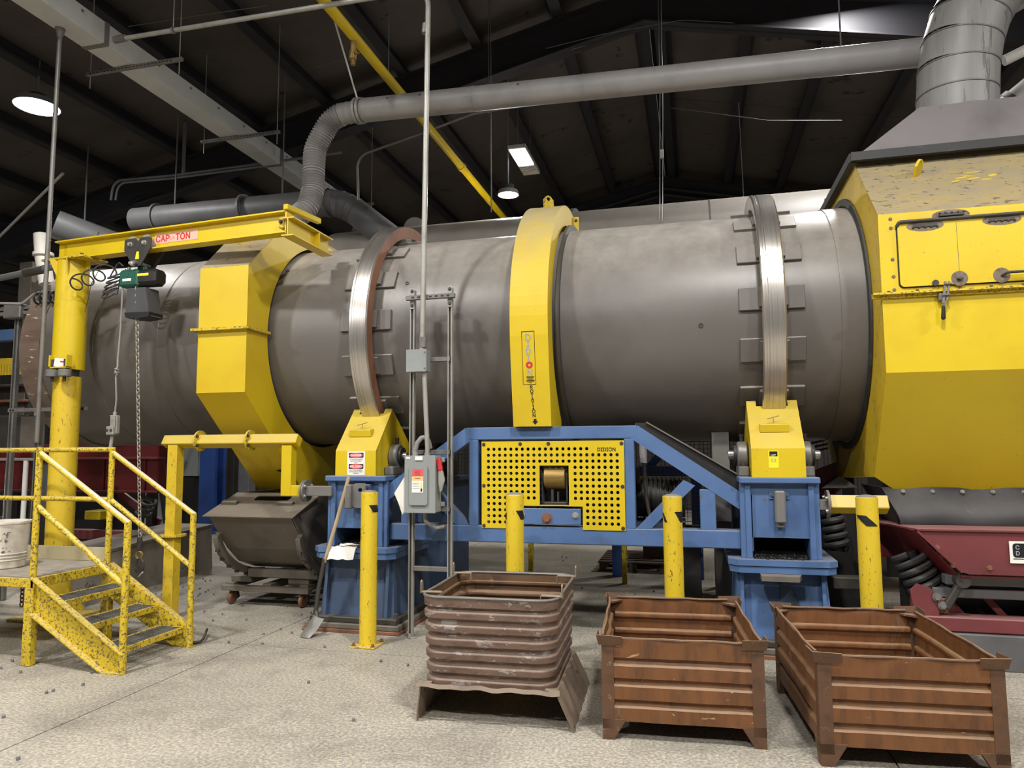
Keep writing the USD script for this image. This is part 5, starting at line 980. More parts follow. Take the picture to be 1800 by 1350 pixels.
rcu = Thing('red_chute', 'dull red chute with grey side plates behind the right pedestal', 'chute', (1.35, 7.9, 0))
rcu.part('chute_plate', prism([(.98, 1.30), (1.38, 1.46), (1.40, 1.34), (1.22, 1.22), (1.0, 1.06)], (0, 7.8, 0), X, Z, -.02, 0), 'red', 'dusty red plate'); rcu.part('chute_side', prism([(1.0, 1.05), (1.22, 1.21), (1.40, 1.34), (1.44, 1.20), (1.1, .9)], (0, 7.84, 0), X, Z, -.02, 0), 'red_far')
rcu.part('grey_gusset', prism([(1.22, 1.20), (1.40, 1.33), (1.55, 1.21)], (0, 7.72, 0), X, Z, -.02, 0), 'duct', 'pale grey gusset'); rcu.part('upright', prism([(1.34, 1.70), (1.40, 1.70), (1.46, 1.30), (1.41, 1.31)], (0, 7.75, 0), X, Z, -.05, 0), 'hopper', 'leaning beige upright'); rcu.part('frame_leg', bx(1.05, 1.15, 7.85, 7.95, 0, 1.1), 'iron_black'); rcu.part('frame_leg', bx(1.45, 1.55, 7.85, 7.95, 0, 1.3), 'iron_black')
rcu.part('ribbed_cover', join(*[beam((1.02, 8.1, 1.52 + i * .045), (1.36, 8.1, 1.60 + i * .045), .03, .02, Z) for i in range(5)]), 'hopper')

# ================================================================== things seen under and behind the drum
for cx, nm in ((-2.99, 'left'), (.635, 'right')):
    rp = Thing('rear_pedestal', f'dark blue rear roller pedestal seen under the {nm} end of the drive frame', 'machine pedestal', (cx, 8.1, 0))
    rp.part('column', bx(cx - .28, cx + .28, 7.75, 8.45, .05, 1.25, .01), 'blue_dark'); rp.part('cap', bx(cx - .34, cx + .34, 7.7, 8.5, 1.25, 1.30, .006), 'blue_dark'); rp.part('base_plate', bx(cx - .4, cx + .4, 7.6, 8.6, 0, .05, .006), 'steel_dark')
    rp.part('roller', cyl((cx - .13, 8.0, 1.6), (cx + .13, 8.0, 1.6), .17, n=28), 'steel_dark'); rp.part('roller_block', bx(cx - .22, cx + .22, 7.85, 8.2, 1.30, 1.5, .01), 'steel_dark')
rg = Thing('rear_ring_guard', 'tall rounded steel guard plate left of the right roller guard', 'guard plate', (.33, 7.0, .9))
rg.part('plate', prism(unary_union([rect(6.75, .95, 7.25, 1.62), Point(7.0, 1.62).buffer(.25)]), (.155, 0, 0), Y, Z, 0, .15), 'steel_grey'); rg.part('foot', bx(.155, .305, 6.8, 7.2, .0, .95), 'steel_dark')
bg = Thing('belt_guard', 'black sloping belt guard just behind the right half of the blue frame', 'guard', (0, 6.3, 1.3))
bg.part('cover', prism([(-.50, 1.83), (-.38, 1.83), (.40, 1.36), (.40, 1.22), (-.5, 1.75)], (0, 6.32, 0), X, Z, -.14, 0), 'iron_black'); bg.part('edge_strip', beam((-.40, 6.30, 1.835), (.38, 6.30, 1.365), .02, .012, Z), 'hopper')
dm = Thing('drive_motor', 'dark drive motor and gearbox behind the right side of the perforated panel', 'motor', (-.55, 6.8, 0))
dm.part('gearbox', bx(-.78, -.52, 6.5, 7.0, .95, 1.45, .03), 'iron_black'); dm.part('motor_body', cyl((-.52, 6.75, 1.15), (-.1, 6.75, 1.15), .17, n=28), 'iron_black')
for i in range(9): dm.part('cooling_fin', hollow((-.47 + i * .04, 6.75, 1.15), (-.46 + i * .04, 6.75, 1.15), .19, .165, 24), 'iron_black')
dm.part('mount', bx(-.8, -.1, 6.5, 7.0, .88, .95, .005), 'blue_dark'); dm.part('oil_can', cyl((-.44, 6.4, 1.48), (-.44, 6.4, 1.66), .035), 'duct'); dm.part('torque_rod', pipe([(-.43, 6.35, 1.45), (-.42, 6.34, 1.2), (-.38, 6.33, .95)], .016, 8), 'steel_dark')
dm.part('support_post', bx(-.13, .03, 6.95, 7.1, 0, .88, .004), 'iron_black', 'black steel support post')
def mesh_fence(name, lab, x0, x1, y, z0, z1, posts):
    t = Thing(name, lab, 'fence', ((x0 + x1) / 2, y, 0)); w = []
    for x in np.arange(x0 + .05, x1, .05): w.append(beam((x, y, z0), (x, y, z1), .005, .005))
    for z in np.arange(z0 + .05, z1, .05): w.append(beam((x0, y, z), (x1, y, z), .005, .005))
    t.part('wire_mesh', join(*w), 'hopper', 'square wire mesh', kind='stuff', smooth=False)
    for x in posts: t.part('post', bx(x - .03, x + .03, y - .03, y + .03, 0, z1 + .03, .004), 'yellow_worn', 'yellow fence post')
    for z in (z0, z1): t.part('rail', bx(x0, x1, y - .02, y + .02, z - .02, z + .02, .003), 'hopper')
mesh_fence('mesh_fence', 'wire mesh guard fence with yellow posts seen through the right half of the frame', -.85, .9, 8.75, .55, 1.70, (-.85, .22, .9)); mesh_fence('mesh_fence', 'wire mesh guard fence seen through the left half of the frame', -3.05, -2.0, 8.75, .55, 1.75, (-3.05, -2.0))
bm = Thing('blue_machine', 'blue steel beams of another machine beyond the mesh fence', 'machine', (-.3, 9.3, 0))
bm.part('beam', bx(-1.1, .1, 9.2, 9.35, 1.26, 1.38, .005), 'blue_far'); bm.part('beam', beam((-.62, 9.3, 1.3), (-.25, 9.3, 1.75), .1, .1, Y, .004), 'blue_far'); bm.part('leg', bx(-1.05, -.93, 9.2, 9.35, 0, 1.26, .004), 'blue_far'); bm.part('leg', bx(-.05, .07, 9.2, 9.35, 0, 1.26, .004), 'blue_far'); bm.part('yellow_guard', prism([(-.86, 1.02), (-.62, 1.02), (-.50, 1.2), (-.8, 1.28)], (0, 9.15, 0), X, Z, -.02, 0), 'yellow_clean')
cbx = Thing('control_box', 'small pale grey control box left of the right pedestal, beyond the fence', 'electrical box', (.36, 8.5, 1.2)); cbx.part('body', bx(.24, .44, 8.45, 8.6, 1.17, 1.56, .006), 'grey_box'); cbx.part('dial', cyl((.33, 8.45, 1.42), (.33, 8.43, 1.42), .05, n=18), 'iron_black'); cbx.part('cover_plate', prism(rrect(.13, .26, .03, 3, .335, 1.37), (0, 8.45, 0), X, Z, 0, .008), 'galv'); cbx.part('stand', bx(.31, .37, 8.5, 8.56, 0, 1.17), 'steel_dark')
plt = Thing('pallet', 'dark slatted wooden pallet on the floor beyond the drive frame', 'pallet', (-.8, 10.1, 0))
for i in range(6): plt.part('slat', bx(-1.28, -.38, 9.55 + i * .2, 9.68 + i * .2, .11, .13, .002), 'wood_dark')
for x in (-1.22, -.83, -.44): plt.part('runner', bx(x - .04, x + .04, 9.55, 10.68, .02, .11, .003), 'wood_dark')
for i in (0, 2, 5): plt.part('slat', bx(-1.28, -.38, 9.55 + i * .2, 9.68 + i * .2, 0, .02, .002), 'wood_dark')
plb = Thing('pallet_box', 'dark crate standing on the pallet beyond the frame', 'box', (-.6, 10.2, .13)); plb.part('body', bx(-.72, -.42, 10.0, 10.5, .13, .42, .006), 'wood_dark'); plb.part('lid', bx(-.73, -.41, 9.99, 10.51, .42, .44, .004), 'wood_dark')

# far drum and ducts
fd = Thing('far_drum', 'second pale grey drum behind the first, its top showing above it', 'drum', (-1.4, 10.3, 0))
fo, fe = A(-5.4, 10.3, 4.07), A(3.6, 10.3, 4.08); fx = unit(fe - fo)
def fat(x): return fo + fx * (x - fo[0]) / fx[0]
fd.part('shell', lathe([(1.02, 0), (1.02, 9.0), (.98, 9.0), (.98, 0)], fo, fx, 96, closed=True), 'drum_far')
for x in (-1.72, -1.62): fd.part('flange_ring', hollow(fat(x), fat(x + .05), 1.07, 1.0, 72), 'duct_dark')
fd.part('seam', hollow(fat(.28), fat(.30), 1.026, 1.01, 72), 'duct_dark')
for px, x in ((605, -5.05), (712, -4.15)): fd.part('round_flange', prism(Point(0, 1.0).buffer(.17, quad_segs=8), fat(x) - Y * .15, unit(A(1, .12, 0)), Z, -.008, .008), 'drum_far', 'round lug flange')
for x in (-4.6, 2.4): fd.part('support_leg', bx(x - .12, x + .12, 9.9, 10.7, 0, 3.0), 'steel_dark')
bd_ = Thing('far_duct', 'dark grey round duct behind the crane, bending down onto the far drum', 'duct', (-6.4, 9.2, 5))
cp = rounded([A(-8.5, 9.2, 5.26), A(-4.95, 9.3, 5.28), A(-4.05, 9.6, 4.55)], .75, 10)
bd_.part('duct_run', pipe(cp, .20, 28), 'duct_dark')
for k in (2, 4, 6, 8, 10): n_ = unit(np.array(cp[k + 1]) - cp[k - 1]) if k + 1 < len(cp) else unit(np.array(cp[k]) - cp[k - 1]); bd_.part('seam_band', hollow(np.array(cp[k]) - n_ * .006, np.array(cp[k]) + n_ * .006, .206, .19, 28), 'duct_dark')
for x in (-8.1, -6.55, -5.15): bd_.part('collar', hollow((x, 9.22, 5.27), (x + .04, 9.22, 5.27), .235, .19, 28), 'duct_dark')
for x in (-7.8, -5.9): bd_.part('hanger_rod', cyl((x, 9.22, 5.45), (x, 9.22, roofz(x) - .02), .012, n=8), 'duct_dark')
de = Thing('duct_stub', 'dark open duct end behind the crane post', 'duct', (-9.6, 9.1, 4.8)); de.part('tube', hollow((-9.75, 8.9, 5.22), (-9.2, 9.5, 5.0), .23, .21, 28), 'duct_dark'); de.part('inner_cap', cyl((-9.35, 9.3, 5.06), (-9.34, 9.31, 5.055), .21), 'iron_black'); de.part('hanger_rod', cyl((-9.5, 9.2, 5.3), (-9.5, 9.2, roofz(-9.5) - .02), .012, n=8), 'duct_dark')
vp = Thing('vent_pipe', 'long light grey dust extraction pipe with a ribbed flexible hose dropping to the yellow housing', 'pipe', (-.8, 6.9, 5.2))
VY = 7.38
v0, v1 = onY(640, 194, VY), onY(1622, 92, VY); vx = unit(v1 - v0)
vp.part('pipe_run', pipe([v0, v1 + vx * .5], .136, 36), 'duct', 'long straight pipe')
for s_ in (.0, 1.35, 2.6, 3.75, 5.0): vp.part('pipe_seam', hollow(v0 + vx * (s_ + .001), v0 + vx * (s_ + .016), .1395, .12, 36), 'duct')
hc = rounded([v0 + vx * .02, onY(585, 203, VY), onY(553, 262, VY), onY(550, 335, VY - .03), onY(541, 368, VY - .1), onY(505, 392, VY - .25)], .30, 9)
H_ = np.array(hc); sd = np.concatenate([[0], np.cumsum(np.linalg.norm(np.diff(H_, axis=0), axis=1))]); nn__ = 220
ss = np.linspace(0, sd[-1], nn__); hcl = np.stack([np.interp(ss, sd, H_[:, i]) for i in range(3)], 1)
for _ in range(30): hcl[1:-1] = (hcl[:-2] + 2 * hcl[1:-1] + hcl[2:]) / 4
ribf = [1 + (.075 if s_ > .30 else .02) * math.sin(2 * math.pi * s_ / (.034 if s_ > .30 else .068)) for s_ in ss]
vp.part('flexible_hose', sweep(circle(.125, 24), hcl, ribf), 'hose', 'ribbed flexible hose')
vp.part('hose_clamp', hollow(v0 - vx * .10, v0 - vx * .07, .15, .13, 28), 'galv'); vp.part('hose_clamp', hollow(v0 - vx * .055, v0 - vx * .025, .15, .13, 28), 'galv')
vp.part('hanger_rod', cyl(v0 - vx * .08 + Z * .12, A(-4.35, VY, roofz(-4.35) - .1), .011, n=8), 'white', 'pale hanger rod'); vp.part('hanger_rod', cyl(v0 + vx * 5.2 + Z * .12, v0 + vx * 5.2 + Z * 2.5, .008, n=8), 'duct_dark')
for s_ in (.35, .75, 1.9): vp.part('pipe_screw', hexbolt(v0 + vx * s_ + A(0, -.126, .05), A(0, -1, .4), .011, .01), 'duct_dark')
gp = Thing('gas_pipe', 'bright yellow gas pipe running away under the roof with a drip valve', 'pipe', (-3.45, 9, 6)); gx = -3.41
gp.part('pipe_run', cyl((gx, 4.2, 6.02), (gx, 16.5, 6.02), .056, n=18), 'yellow_clean')
for y in (8.0, 10.2): gp.part('coupling', cyl((gx, y, 6.02), (gx, y + .1, 6.02), .068, n=18), 'yellow_clean')
gp.part('drip_valve', join(cyl((gx, 6.6, 5.97), (gx, 6.6, 5.86), .032, n=10), cyl((gx, 6.6, 5.86), (gx - .005, 6.6, 5.76), .042, n=12), cyl((gx, 6.6, 5.77), (gx, 6.6, 5.70), .026, n=8), beam((gx, 6.58, 5.83), (gx + .09, 6.55, 5.79), .02, .012)), 'bronze', 'brassy drip valve')
for y in (5.0, 7.5, 12): gp.part('hanger_rod', cyl((gx, y, 6.07), (gx, y, roofz(gx) - .02), .006, n=6), 'duct_dark')

# ================================================================== under the roof
bt = Thing('cable_trough', 'long grey sheet metal cable trough hanging under the roof at upper left', 'cable trough', (-6.2, 8, 6)); tx0, tx1, tz0, tz1 = -6.34, -6.05, 6.0, 6.245
for y0, y1 in ((2.5, 6.02), (6.03, 9.4), (9.41, 12.8), (12.81, 16)):
    bt.part('trough_section', bx(tx0, tx1, y0, y1, tz0, tz1, .004), 'tray_grey'); bt.part('joint_band', bx(tx0 - .006, tx1 + .006, y1 - .03, y1 + .035, tz0 - .006, tz1 + .004, .002), 'galv_dark')
for i in range(18): bt.part('cover_screw', hexbolt((tx1, 4.6 + i * .55, tz1 - .06), X, .012, .014), 'steel_grey')
for y, a, b_ in ((6.44, -6.72, -5.42), (8.34, -6.66, -5.40), (11.3, -6.66, -5.4)):
    h_ = Thing('trapeze_hanger', f'slotted strut hanger carrying the grey trough, {"nearest, above the crane" if y < 7 else "second, left of the flexible hose" if y < 9 else "far one in the dark"}', 'hanger', ((a + b_) / 2, y, 5.95), 'strut hangers under the cable trough')
    h_.part('strut', bx(a, b_, y - .02, y + .02, 5.955, 5.995, .003), 'galv_dark'); h_.part('slots', join(*[bx(a + .05 + i * .05, a + .075 + i * .05, y - .021, y - .0195, 5.962, 5.974) for i in range(int((b_ - a - .1) / .05))]), 'black', kind='stuff')
    for x in (a + .05, b_ - .04): h_.part('threaded_rod', cyl((x, y, 5.80), (x, y, roofz(x) - .02), .006, n=6), 'galv')
dc = Thing('drop_pole', 'slim grey pole dropping from the trough beside the crane post', 'pole', (-6.32, 5.66, 2)); dc.part('pole', cyl((-6.285, 5.66, 1.70), (-6.28, 5.66, 5.96), .022, n=14), 'galv_dark'); dc.part('top_flare', cyl((-6.28, 5.66, 5.90), (-6.28, 5.66, 6.0), .024, .05, n=14), 'galv_dark')
fc = Thing('far_conduit', 'thin dark conduit bent along the far roof behind the crane beam', 'conduit', (-7.5, 9.5, 6)); fc.part('tube', pipe([onY(195, 352, 9.5), onY(200, 318, 9.5), onY(300, 309, 9.5), onY(480, 285, 9.5), onY(600, 268, 9.5)], .022, 8, .25), 'duct_dark'); fc.part('tube', pipe([onY(203, 352, 9.5), onY(208, 322, 9.5), onY(300, 314, 9.5), onY(480, 290, 9.5)], .018, 8, .25), 'duct_dark'); fc.part('support', cyl((-7.9, 9.5, 6.05), (-7.9, 9.5, roofz(-7.9) - .03), .03, n=8), 'duct_dark')
fc2 = Thing('roof_conduit', 'thin grey conduit bent under the roof right of the ribbed hose', 'conduit', (-3.8, 9, 6)); fc2.part('tube', pipe([onY(630, 352, 9.0), onY(628, 275, 9.0), onY(740, 235, 9.0), onY(832, 200, 9.0), onY(960, 178, 9.0)], .018, 8, .2), 'galv_dark'); fc2.part('support', cyl((-2.6, 9.0, 6.2), (-2.6, 9.0, roofz(-2.6) - .03), .008, n=6), 'galv_dark')
dcb = Thing('drop_cable', 'pair of thin cables hanging down the middle under the roof ridge', 'cable', (-.3, 9, 4.7)); 
for dx in (-.018, .018): dcb.part('cable', pipe([(-.27 + dx, 9.1, roofz(-.27) - .32), (-.29 + dx, 9.1, 6.2), (-.33 + dx, 9.1, 4.3)], .006, 6), 'galv_dark')
dcb.part('splice', bx(-.325, -.275, 9.08, 9.12, 5.34, 5.46, .005), 'galv')
dcb2 = Thing('lamp_cable', 'single thin cable left of the far round lamp', 'cable', (-2.57, 9, 4.7)); dcb2.part('cable', pipe([(-2.57, 9, roofz(-2.57) - .05), (-2.57, 9, 4.8)], .006, 6), 'galv_dark')
dcb3 = Thing('lamp_cable', 'single thin cable right of the ridge, below the upper right lamp', 'cable', (1.3, 10, 4.9)); dcb3.part('cable', pipe([onY(1298, 180, 10), onY(1310, 400, 10)], .005, 6), 'iron_black'); dcb3.part('cable_run', pipe([onY(1180, 190, 10), onY(1350, 212, 10), onY(1480, 212, 10)], .008, 6), 'iron_black')
for k, (pts) in enumerate(([(205, 300 - 250), (330, 30), (470, 10)], [(555, 118), (590, 108), (640, 90)], [(960, 85), (1060, 60), (1200, 35), (1290, 40)], [(900, 125), (960, 100), (1030, 80)])):
    P_ = [onZ(x, y, 7.0 if k < 2 else 7.6) if k != 4 else onY(x, y, 9.0) for x, y in pts]; w_ = Thing('roof_wire', f'thin sagging wire stapled under the roof boards, {("top left corner", "below the yellow gas pipe valve", "just right of the ridge", "left of the ridge", "beside the upper right duct")[k]}', 'wire', P_[0]); w_.part('wire', pipe(P_, .005, 6, .5), 'duct_dark')
for k, (z0, y) in enumerate(((6.9, 17.4),)):
    t = Thing('gable_pipes', 'pair of thin dark pipes following the far gable', 'pipe', (RX, y, 7)); 
    for d_ in (0, .16): t.part('pipe', pipe([(-9, y, 8.0 - d_ - RS * 8.46), (RX, y, 8.0 - d_), (9, y, 8.0 - d_ - RS * 9.54)], .045, 8, .5), 'roof_steel')
# lamps of the hall that show
def high_bay(loc, R_, label, power):
    t = Thing('high_bay_lamp', label, 'lamp', loc); o = A(*loc)
    t.part('reflector', lathe([(R_ * .9, .06), (R_, .0), (R_ + .012, .0), (R_ * .95, .075), (.0, .085)], o, Z, 32), 'duct_dark'); t.part('housing', cyl(o + Z * .08, o + Z * .17, .10, n=20), 'roof_steel'); t.part('lens', lathe([(0, .0), (R_ * .7, .012), (R_ * .96, .035), (0, .036)], o, Z, 32), 'lamp_glow', 'glowing lens'); t.part('hanger', cyl(o + Z * .17, A(loc[0], loc[1], roofz(loc[0]) - .03), .012, n=8), 'duct_dark')
    lamp_light(t.path + '/light', (0, 0, -.03), power, R_ * .9); return t
high_bay((-8.38, 7.27, 6.2), .27, 'bright round high-bay lamp at the upper left', LP * .22)
high_bay((-2.9, 11.2, 5.85), .17, 'bright round high-bay lamp above the middle of the drum', LP * .35)
slt = Thing('strip_light', 'rectangular louvred strip light, half lit, hanging near the middle lamp', 'lamp', (-2.68, 11.4, 6.5)); slt.part('housing', bx(-2.83, -2.53, 10.9, 12.05, 6.51, 6.58, .005), 'galv'); slt.part('diffuser', bx(-2.815, -2.545, 10.93, 11.58, 6.50, 6.512), 'tube_glow', 'lit half'); slt.part('dark_diffuser', bx(-2.815, -2.545, 11.6, 12.03, 6.50, 6.512), 'galv', 'unlit half')
for i in range(14): slt.part('louvre', bx(-2.82, -2.54, 10.95 + i * .08, 10.955 + i * .08, 6.485, 6.50), 'galv')
for y in (11.0, 11.95): slt.part('hanger', cyl((-2.68, y, 6.58), (-2.68, y, roofz(-2.68) - .03), .006, n=6), 'duct_dark')

# ================================================================== left background
lr = Thing('red_conveyor', 'dark red conveyor housing beyond the stairs at the left', 'conveyor', (-8.6, 8.6, 0))
lr.part('side_panel', bx(-11, -7.3, 8.5, 8.52, 1.05, 1.72, .004), 'red_far'); lr.part('top_flange', bx(-11, -7.25, 8.44, 8.6, 1.50, 1.53, .003), 'red'); lr.part('lower_flange', bx(-11, -7.25, 8.45, 8.6, 1.03, 1.06, .003), 'red_far'); lr.part('end_panel', prism([(8.5, 1.05), (8.62, 1.05), (8.66, 1.75), (8.5, 1.75)], (-7.3, 0, 0), Y, Z, -.01, .01), 'red_far')
for x in (-9.9, -9.0, -8.2, -7.5): lr.part('leg', prism([(x - .05, 1.04), (x + .05, 1.04), (x + .05, 0), (x - .05, 0)][::-1], (0, 8.6, 0), X, Z, -.1, 0), 'iron_black'); lr.part('panel_rib', bx(x - .01, x + .01, 8.48, 8.5, 1.06, 1.5), 'red_far')
lr.part('diagonal_brace', beam((-8.1, 8.7, 1.0), (-7.4, 8.7, .6), .1, .05, Y, .004), 'red'); lr.part('base_beam', bx(-11, -6.9, 8.3, 8.45, .40, .52, .006), 'red', 'rusty red base beam'); lr.part('back_panel', bx(-11, -8.3, 9.4, 9.42, 0, 1.1), 'iron_black')
for x in (-8.75, -8.05): lr.part('yellow_block', bx(x - .12, x + .14, 8.15, 8.4, .68, .98 if x < -8.5 else .80, .01), 'yellow_clean', 'yellow block')
lr.part('spring', spring(A(-7.4, 8.35, .72), A(.5, -.1, .8), .26, .09, .022, 3), 'rubber')
cw = Thing('concrete_curb', 'low rough concrete curb wall behind the stairs', 'curb', (-6.6, 7.5, 0)); cw.part('wall', hull([(-6.95, 6.25, 0), (-6.20, 6.25, 0), (-7.25, 8.68, 0), (-6.50, 8.68, 0), (-6.93, 6.27, .50), (-6.22, 6.27, .50), (-7.23, 8.66, .57), (-6.52, 8.66, .57)]), 'concrete_dark'); cw.part('cap_plate', hull([(-6.95, 6.25, .50), (-6.20, 6.25, .50), (-7.25, 8.68, .57), (-6.50, 8.68, .57), (-6.95, 6.25, .53), (-6.20, 6.25, .53), (-7.25, 8.68, .60), (-6.50, 8.68, .60)]), 'hopper')
bcn = Thing('blue_column', 'dark blue steel column standing on the floor beyond the yellow bracket', 'column', (-9.3, 12.4, 0)); bcn.part('shaft', profile(Polygon(ipoly(.36, .34, .03, .02).exterior.coords), (-9.35, 12.4, 0), (-9.35, 12.4, 4.6), Y), 'blue_far'); bcn.part('base_plate', bx(-9.6, -9.1, 12.15, 12.65, 0, .03), 'blue_far')
bcn2 = Thing('grey_column', 'dark grey column just right of the blue one', 'column', (-9.0, 12.9, 0)); bcn2.part('shaft', bx(-9.05, -8.80, 12.8, 13.05, .02, 4.6, .01), 'duct_dark'); bcn2.part('base_plate', bx(-9.15, -8.7, 12.7, 13.15, 0, .02), 'duct_dark')
wb = Thing('white_cabinet', 'pale cabinet and sloping panel beyond the blue column', 'cabinet', (-10.3, 12.6, 0)); wb.part('body', bx(-10.6, -9.95, 12.7, 13.2, 1.1, 1.85, .01), 'grey_box'); wb.part('ledge', bx(-10.65, -9.9, 12.6, 12.75, 1.85, 1.95), 'white'); wb.part('panel', prism([(-10.9, .1), (-10.1, .1), (-10.3, .8), (-10.9, .95)], (0, 12.4, 0), X, Z, -.03, 0), 'grey_box'); wb.part('stand', bx(-10.5, -10.05, 12.75, 13.1, 0, 1.1), 'iron_black')
for i, (x, y0) in enumerate(((-10.9, 12.0), (-10.2, 12.0))): wb.part('brace', beam((-10.85 + i * .7, 12.1, .2), (-10.0 - i * .5, 12.1, 1.9), .08, .06, Y), 'iron_black')
# strut rack at the far left edge
sr = Thing('strut_rack', 'tall grey slotted strut posts with clamped pipes left of the crane post', 'strut rack', (-7.2, 6.3, 0))
for px, pb in ((33, 25), (82, 74)):
    a_, b_ = onY(px, 545 if px < 50 else 500, 6.3), onY(pb, 900, 6.3); sr.part('post', bx(a_[0] - .03, a_[0] + .03, 6.28, 6.33, 0, a_[2], .003), 'galv_dark'); sr.part('post_lip', bx(a_[0] - .008, a_[0] + .008, 6.275, 6.279, 0, a_[2]), 'steel_dark')
for z, a_, b_ in ((3.22, -8.2, -6.95), (3.16, -8.2, -6.95), (2.05, -7.05, -6.05)): sr.part('cross_strut', bx(a_, b_, 6.24 if z > 3 else 5.98, 6.28 if z > 3 else 6.02, z - .02, z + .02, .003), 'galv_dark')
for i in range(5): sr.part('cross_slot', bx(-7.02 + i * .035 if i < 2 else -6.25 + i * .04, -7.0 + i * .035 if i < 2 else -6.23 + i * .04, 5.977, 5.981, 2.04, 2.06), 'black')
sr.part('cross_pipe', cyl((-8.4, 6.26, 3.50), (-6.3, 5.95, 3.58), .035, n=14), 'duct_dark', 'horizontal pipe behind the post'); sr.part('pipe_coupling', cyl((-7.0, 6.05, 3.55), (-6.7, 6.01, 3.56), .045, n=14), 'steel_dark')
sr.part('stay_rod', cyl((-8.6, 6.2, 3.25), (-6.4, 5.9, 4.55), .014, n=8), 'galv_dark', 'diagonal stay rod')
hh = [A(-7.02 + .42 * t + 0, 6.2 + .06 * math.sin(2 * math.pi * 6 * t), 3.30 + .06 * math.cos(2 * math.pi * 6 * t)) for t in np.linspace(0, 1, 120)]
sr.part('coiled_cable', pipe(hh, .012, 7), 'rubber', 'coiled black cable'); sr.part('cable_lead', pipe([A(-8.3, 6.2, 3.26), A(-7.6, 6.2, 3.28), A(-7.2, 6.2, 3.25), hh[0]], .014, 7, .1), 'duct'); sr.part('clamp', bx(-7.46, -7.22, 6.2, 6.3, 3.10, 3.26, .01), 'galv_dark')
sp2 = Thing('steel_plate', 'brownish steel plate wall behind the strut posts', 'panel', (-8.7, 7.5, 0)); sp2.part('plate', bx(-9.6, -8.25, 7.5, 7.52, 1.62, 2.08, .004), 'steel_dark'); sp2.part('plate', bx(-8.6, -8.2, 7.49, 7.5, 1.62, 2.07, .002), 'hopper'); sp2.part('leg', bx(-9.5, -9.44, 7.5, 7.56, 0, 1.62), 'steel_dark'); sp2.part('leg', bx(-8.4, -8.34, 7.5, 7.56, 0, 1.62), 'steel_dark')
ws = Thing('work_stand', 'small stand with a white tubular leg and lipped top behind the railing', 'stand', (-8.6, 7.4, 0)); ws.part('top', bx(-9.0, -8.0, 7.3, 7.7, 1.50, 1.53, .004), 'galv'); ws.part('leg', cyl((-8.28, 7.32, 0), (-8.28, 7.32, 1.5), .03, n=14), 'white'); ws.part('leg', cyl((-8.95, 7.65, 0), (-8.95, 7.65, 1.5), .03, n=14), 'white'); ws.part('cabinet', bx(-8.18, -7.98, 7.4, 7.7, .85, 1.48, .006), 'duct_dark'); ws.part('foot', bx(-8.15, -8.0, 7.45, 7.65, 0, .85), 'iron_black')
yp = Thing('flue_pipe', 'tan flanged pipe stub behind the crane post', 'pipe', (-10, 9, 4.2)); yp.part('tube', pipe([onY(82, 500, 9), onY(75, 455, 9), onY(72, 412, 9)], .11, 18, .2), 'paper'); yp.part('flange', hollow(onY(76, 450, 9), onY(76, 445, 9), .15, .1, 18), 'paper'); yp.part('post', cyl((-10.0, 9.05, 0), (-10.0, 9.05, 4.4), .06, n=10), 'duct_dark')
rk = Thing('storage_rack', 'bright blue rack beams with dark shelves at the far left edge', 'rack', (-11, 9, 0))
rk.part('blue_beam', bx(-12.2, -10.45, 8.95, 9.1, 3.40, 3.58, .006), 'blue'); rk.part('yellow_beam', bx(-12.2, -10.45, 9.1, 9.25, 3.02, 3.14, .006), 'yellow_drip'); rk.part('fringe', join(*[bx(-12.2 + i * .06, -12.17 + i * .06, 9.08, 9.1, 2.86, 3.02) for i in range(29)]), 'yellow_drip', kind='stuff')
for z in (2.7, 2.45, 2.2): rk.part('shelf', bx(-12.2, -10.3, 9.0, 10, z - .04, z, .004), 'steel_dark' if z != 2.45 else 'steel_rust')
for x in (-12.1, -10.35): rk.part('upright', bx(x - .05, x + .05, 9.1, 9.2, 0, 3.8, .004), 'steel_dark')
for i in range(4): rk.part('rack_brace', beam((-10.4, 9.15, 1.9 + i * .3), (-10.0 - .1 * i, 9.15, 2.2 + i * .3), .03, .03, Y), 'steel_dark')
hcol = Thing('hall_column', 'pale hall column at the far left edge under a roof beam', 'column', (-12, 10.5, 0)); hcol.part('shaft', bx(-12.3, -12.0, 10.5, 10.8, .02, 5.2, .01), 'concrete_dark'); hcol.part('base', bx(-12.4, -11.9, 10.4, 10.9, 0, .02), 'steel_dark'); hcol.part('bracket', beam((-12.1, 10.6, 4.6), (-10.9, 10.6, 5.35), .12, .2, Z, .01), 'concrete_dark')
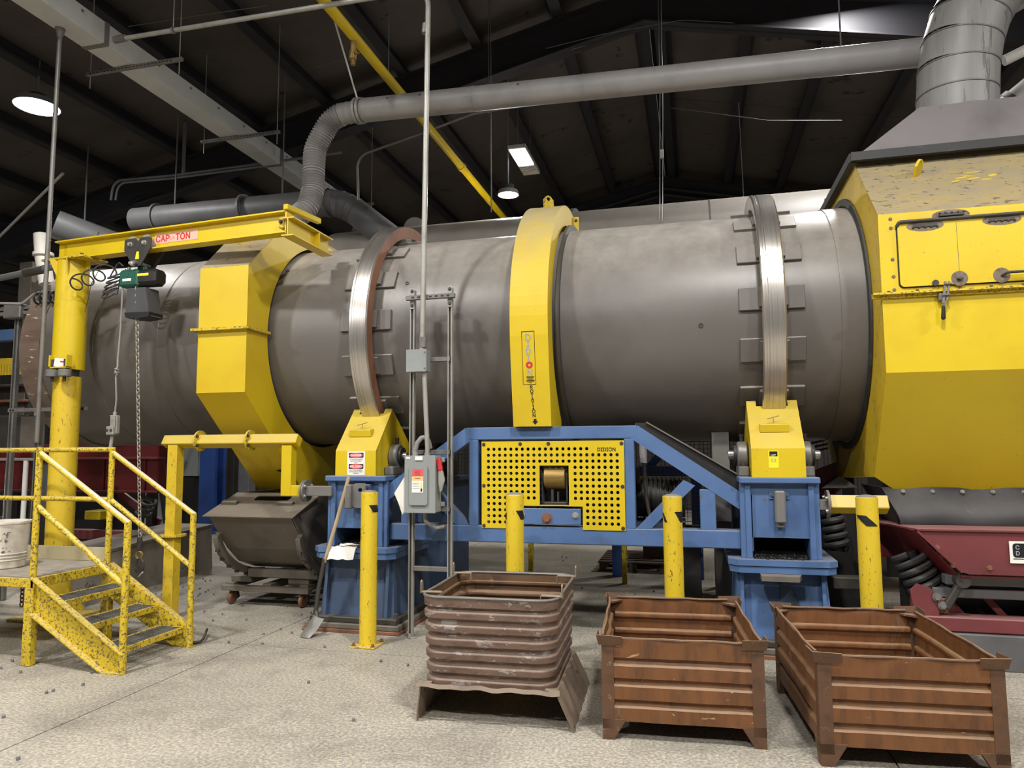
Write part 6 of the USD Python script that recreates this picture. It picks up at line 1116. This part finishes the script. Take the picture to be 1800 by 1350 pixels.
# extra ducts at the upper right edge
ur = Thing('side_duct', 'white-topped grey duct branch at the upper right corner', 'duct', (3.4, 7.6, 5)); ur.part('duct_run', pipe([A(2.95, 7.9, 4.75), A(3.3, 7.75, 5.0), A(4.2, 7.5, 5.7)], .20, 26), 'duct'); ur.part('collar', hollow((3.2, 7.8, 4.9), (3.24, 7.78, 4.93), .24, .19, 26), 'rubber'); ur.part('small_pipe', cyl((2.95, 7.4, 5.25), (4.2, 7.3, 5.75), .05, n=14), 'white'); ur.part('small_pipe', cyl((3.05, 7.4, 5.75), (4.2, 7.3, 6.3), .05, n=14), 'duct')

k0 = onY(40, 1028, 5.1); kn = 9
hcn = Thing('hanging_chain', 'short rusty chain hanging below the yellow platform', 'chain', (k0[0], 5.1, .2)); hcn.part('links', join(*[link(A(k0[0], 5.1, .575 - .034 * (i + .5)), Z, X if i % 2 else Y) for i in range(kn)]), 'steel_rust', kind='stuff')
# ================================================================== loose pellets on the floor
rng = np.random.default_rng(11)
pel = [(x / 3.971, 1010 + y / 3.971) for x, y in ((85, 600), (145, 677), (325, 820), (372, 806), (580, 763), (25, 988), (127, 1278), (640, 680), (1597, 470), (1487, 318), (1550, 274), (1720, 312), (1427, 254), (1692, 214), (1395, 132), (1383, 146), (1492, 137), (6, 650))]
pel += [(450 + x / 3.971, 1010 + y / 3.971) for x, y in ((53, 412), (45, 479), (250, 404), (172, 378), (478, 502), (317, 279), (872, 601), (1060, 629), (367, 747), (681, 1010), (382, 264), (212, 217))]
pel += [(900 + x / 3.971, y0 + y / 3.971) for x, y, y0 in ((380, 1190, 680), (357, 1212, 680), (350, 1184, 680), (490, 91, 1010), (770, 131, 1010), (860, 133, 1010), (990, 116, 1010))]
pel += [(rng.uniform(258, 372), rng.uniform(1012, 1052)) for _ in range(26)] + [(rng.uniform(560, 600), rng.uniform(1040, 1075)) for _ in range(3)]
first = None
for i, (px, py) in enumerate(pel):
    q = onZ(px, py, .011); rz = rng.uniform(0, 6.28)
    if first is None:
        first = Thing('steel_pellet', 'small grey steel pellet lying loose on the concrete floor', 'pellet', (q[0], q[1], 0), 'steel pellets scattered on the floor'); o = A(q[0], q[1], 0)
        first.part('pellet', lathe([(0, 0), (.0095, .001), (.0105, .004), (.0092, .017), (.0075, .0185), (0, .0185)], o, Z, 10), 'slug')
    else: copy(first, (q[0], q[1], 0), 'small grey steel pellet lying loose on the concrete floor', rz)
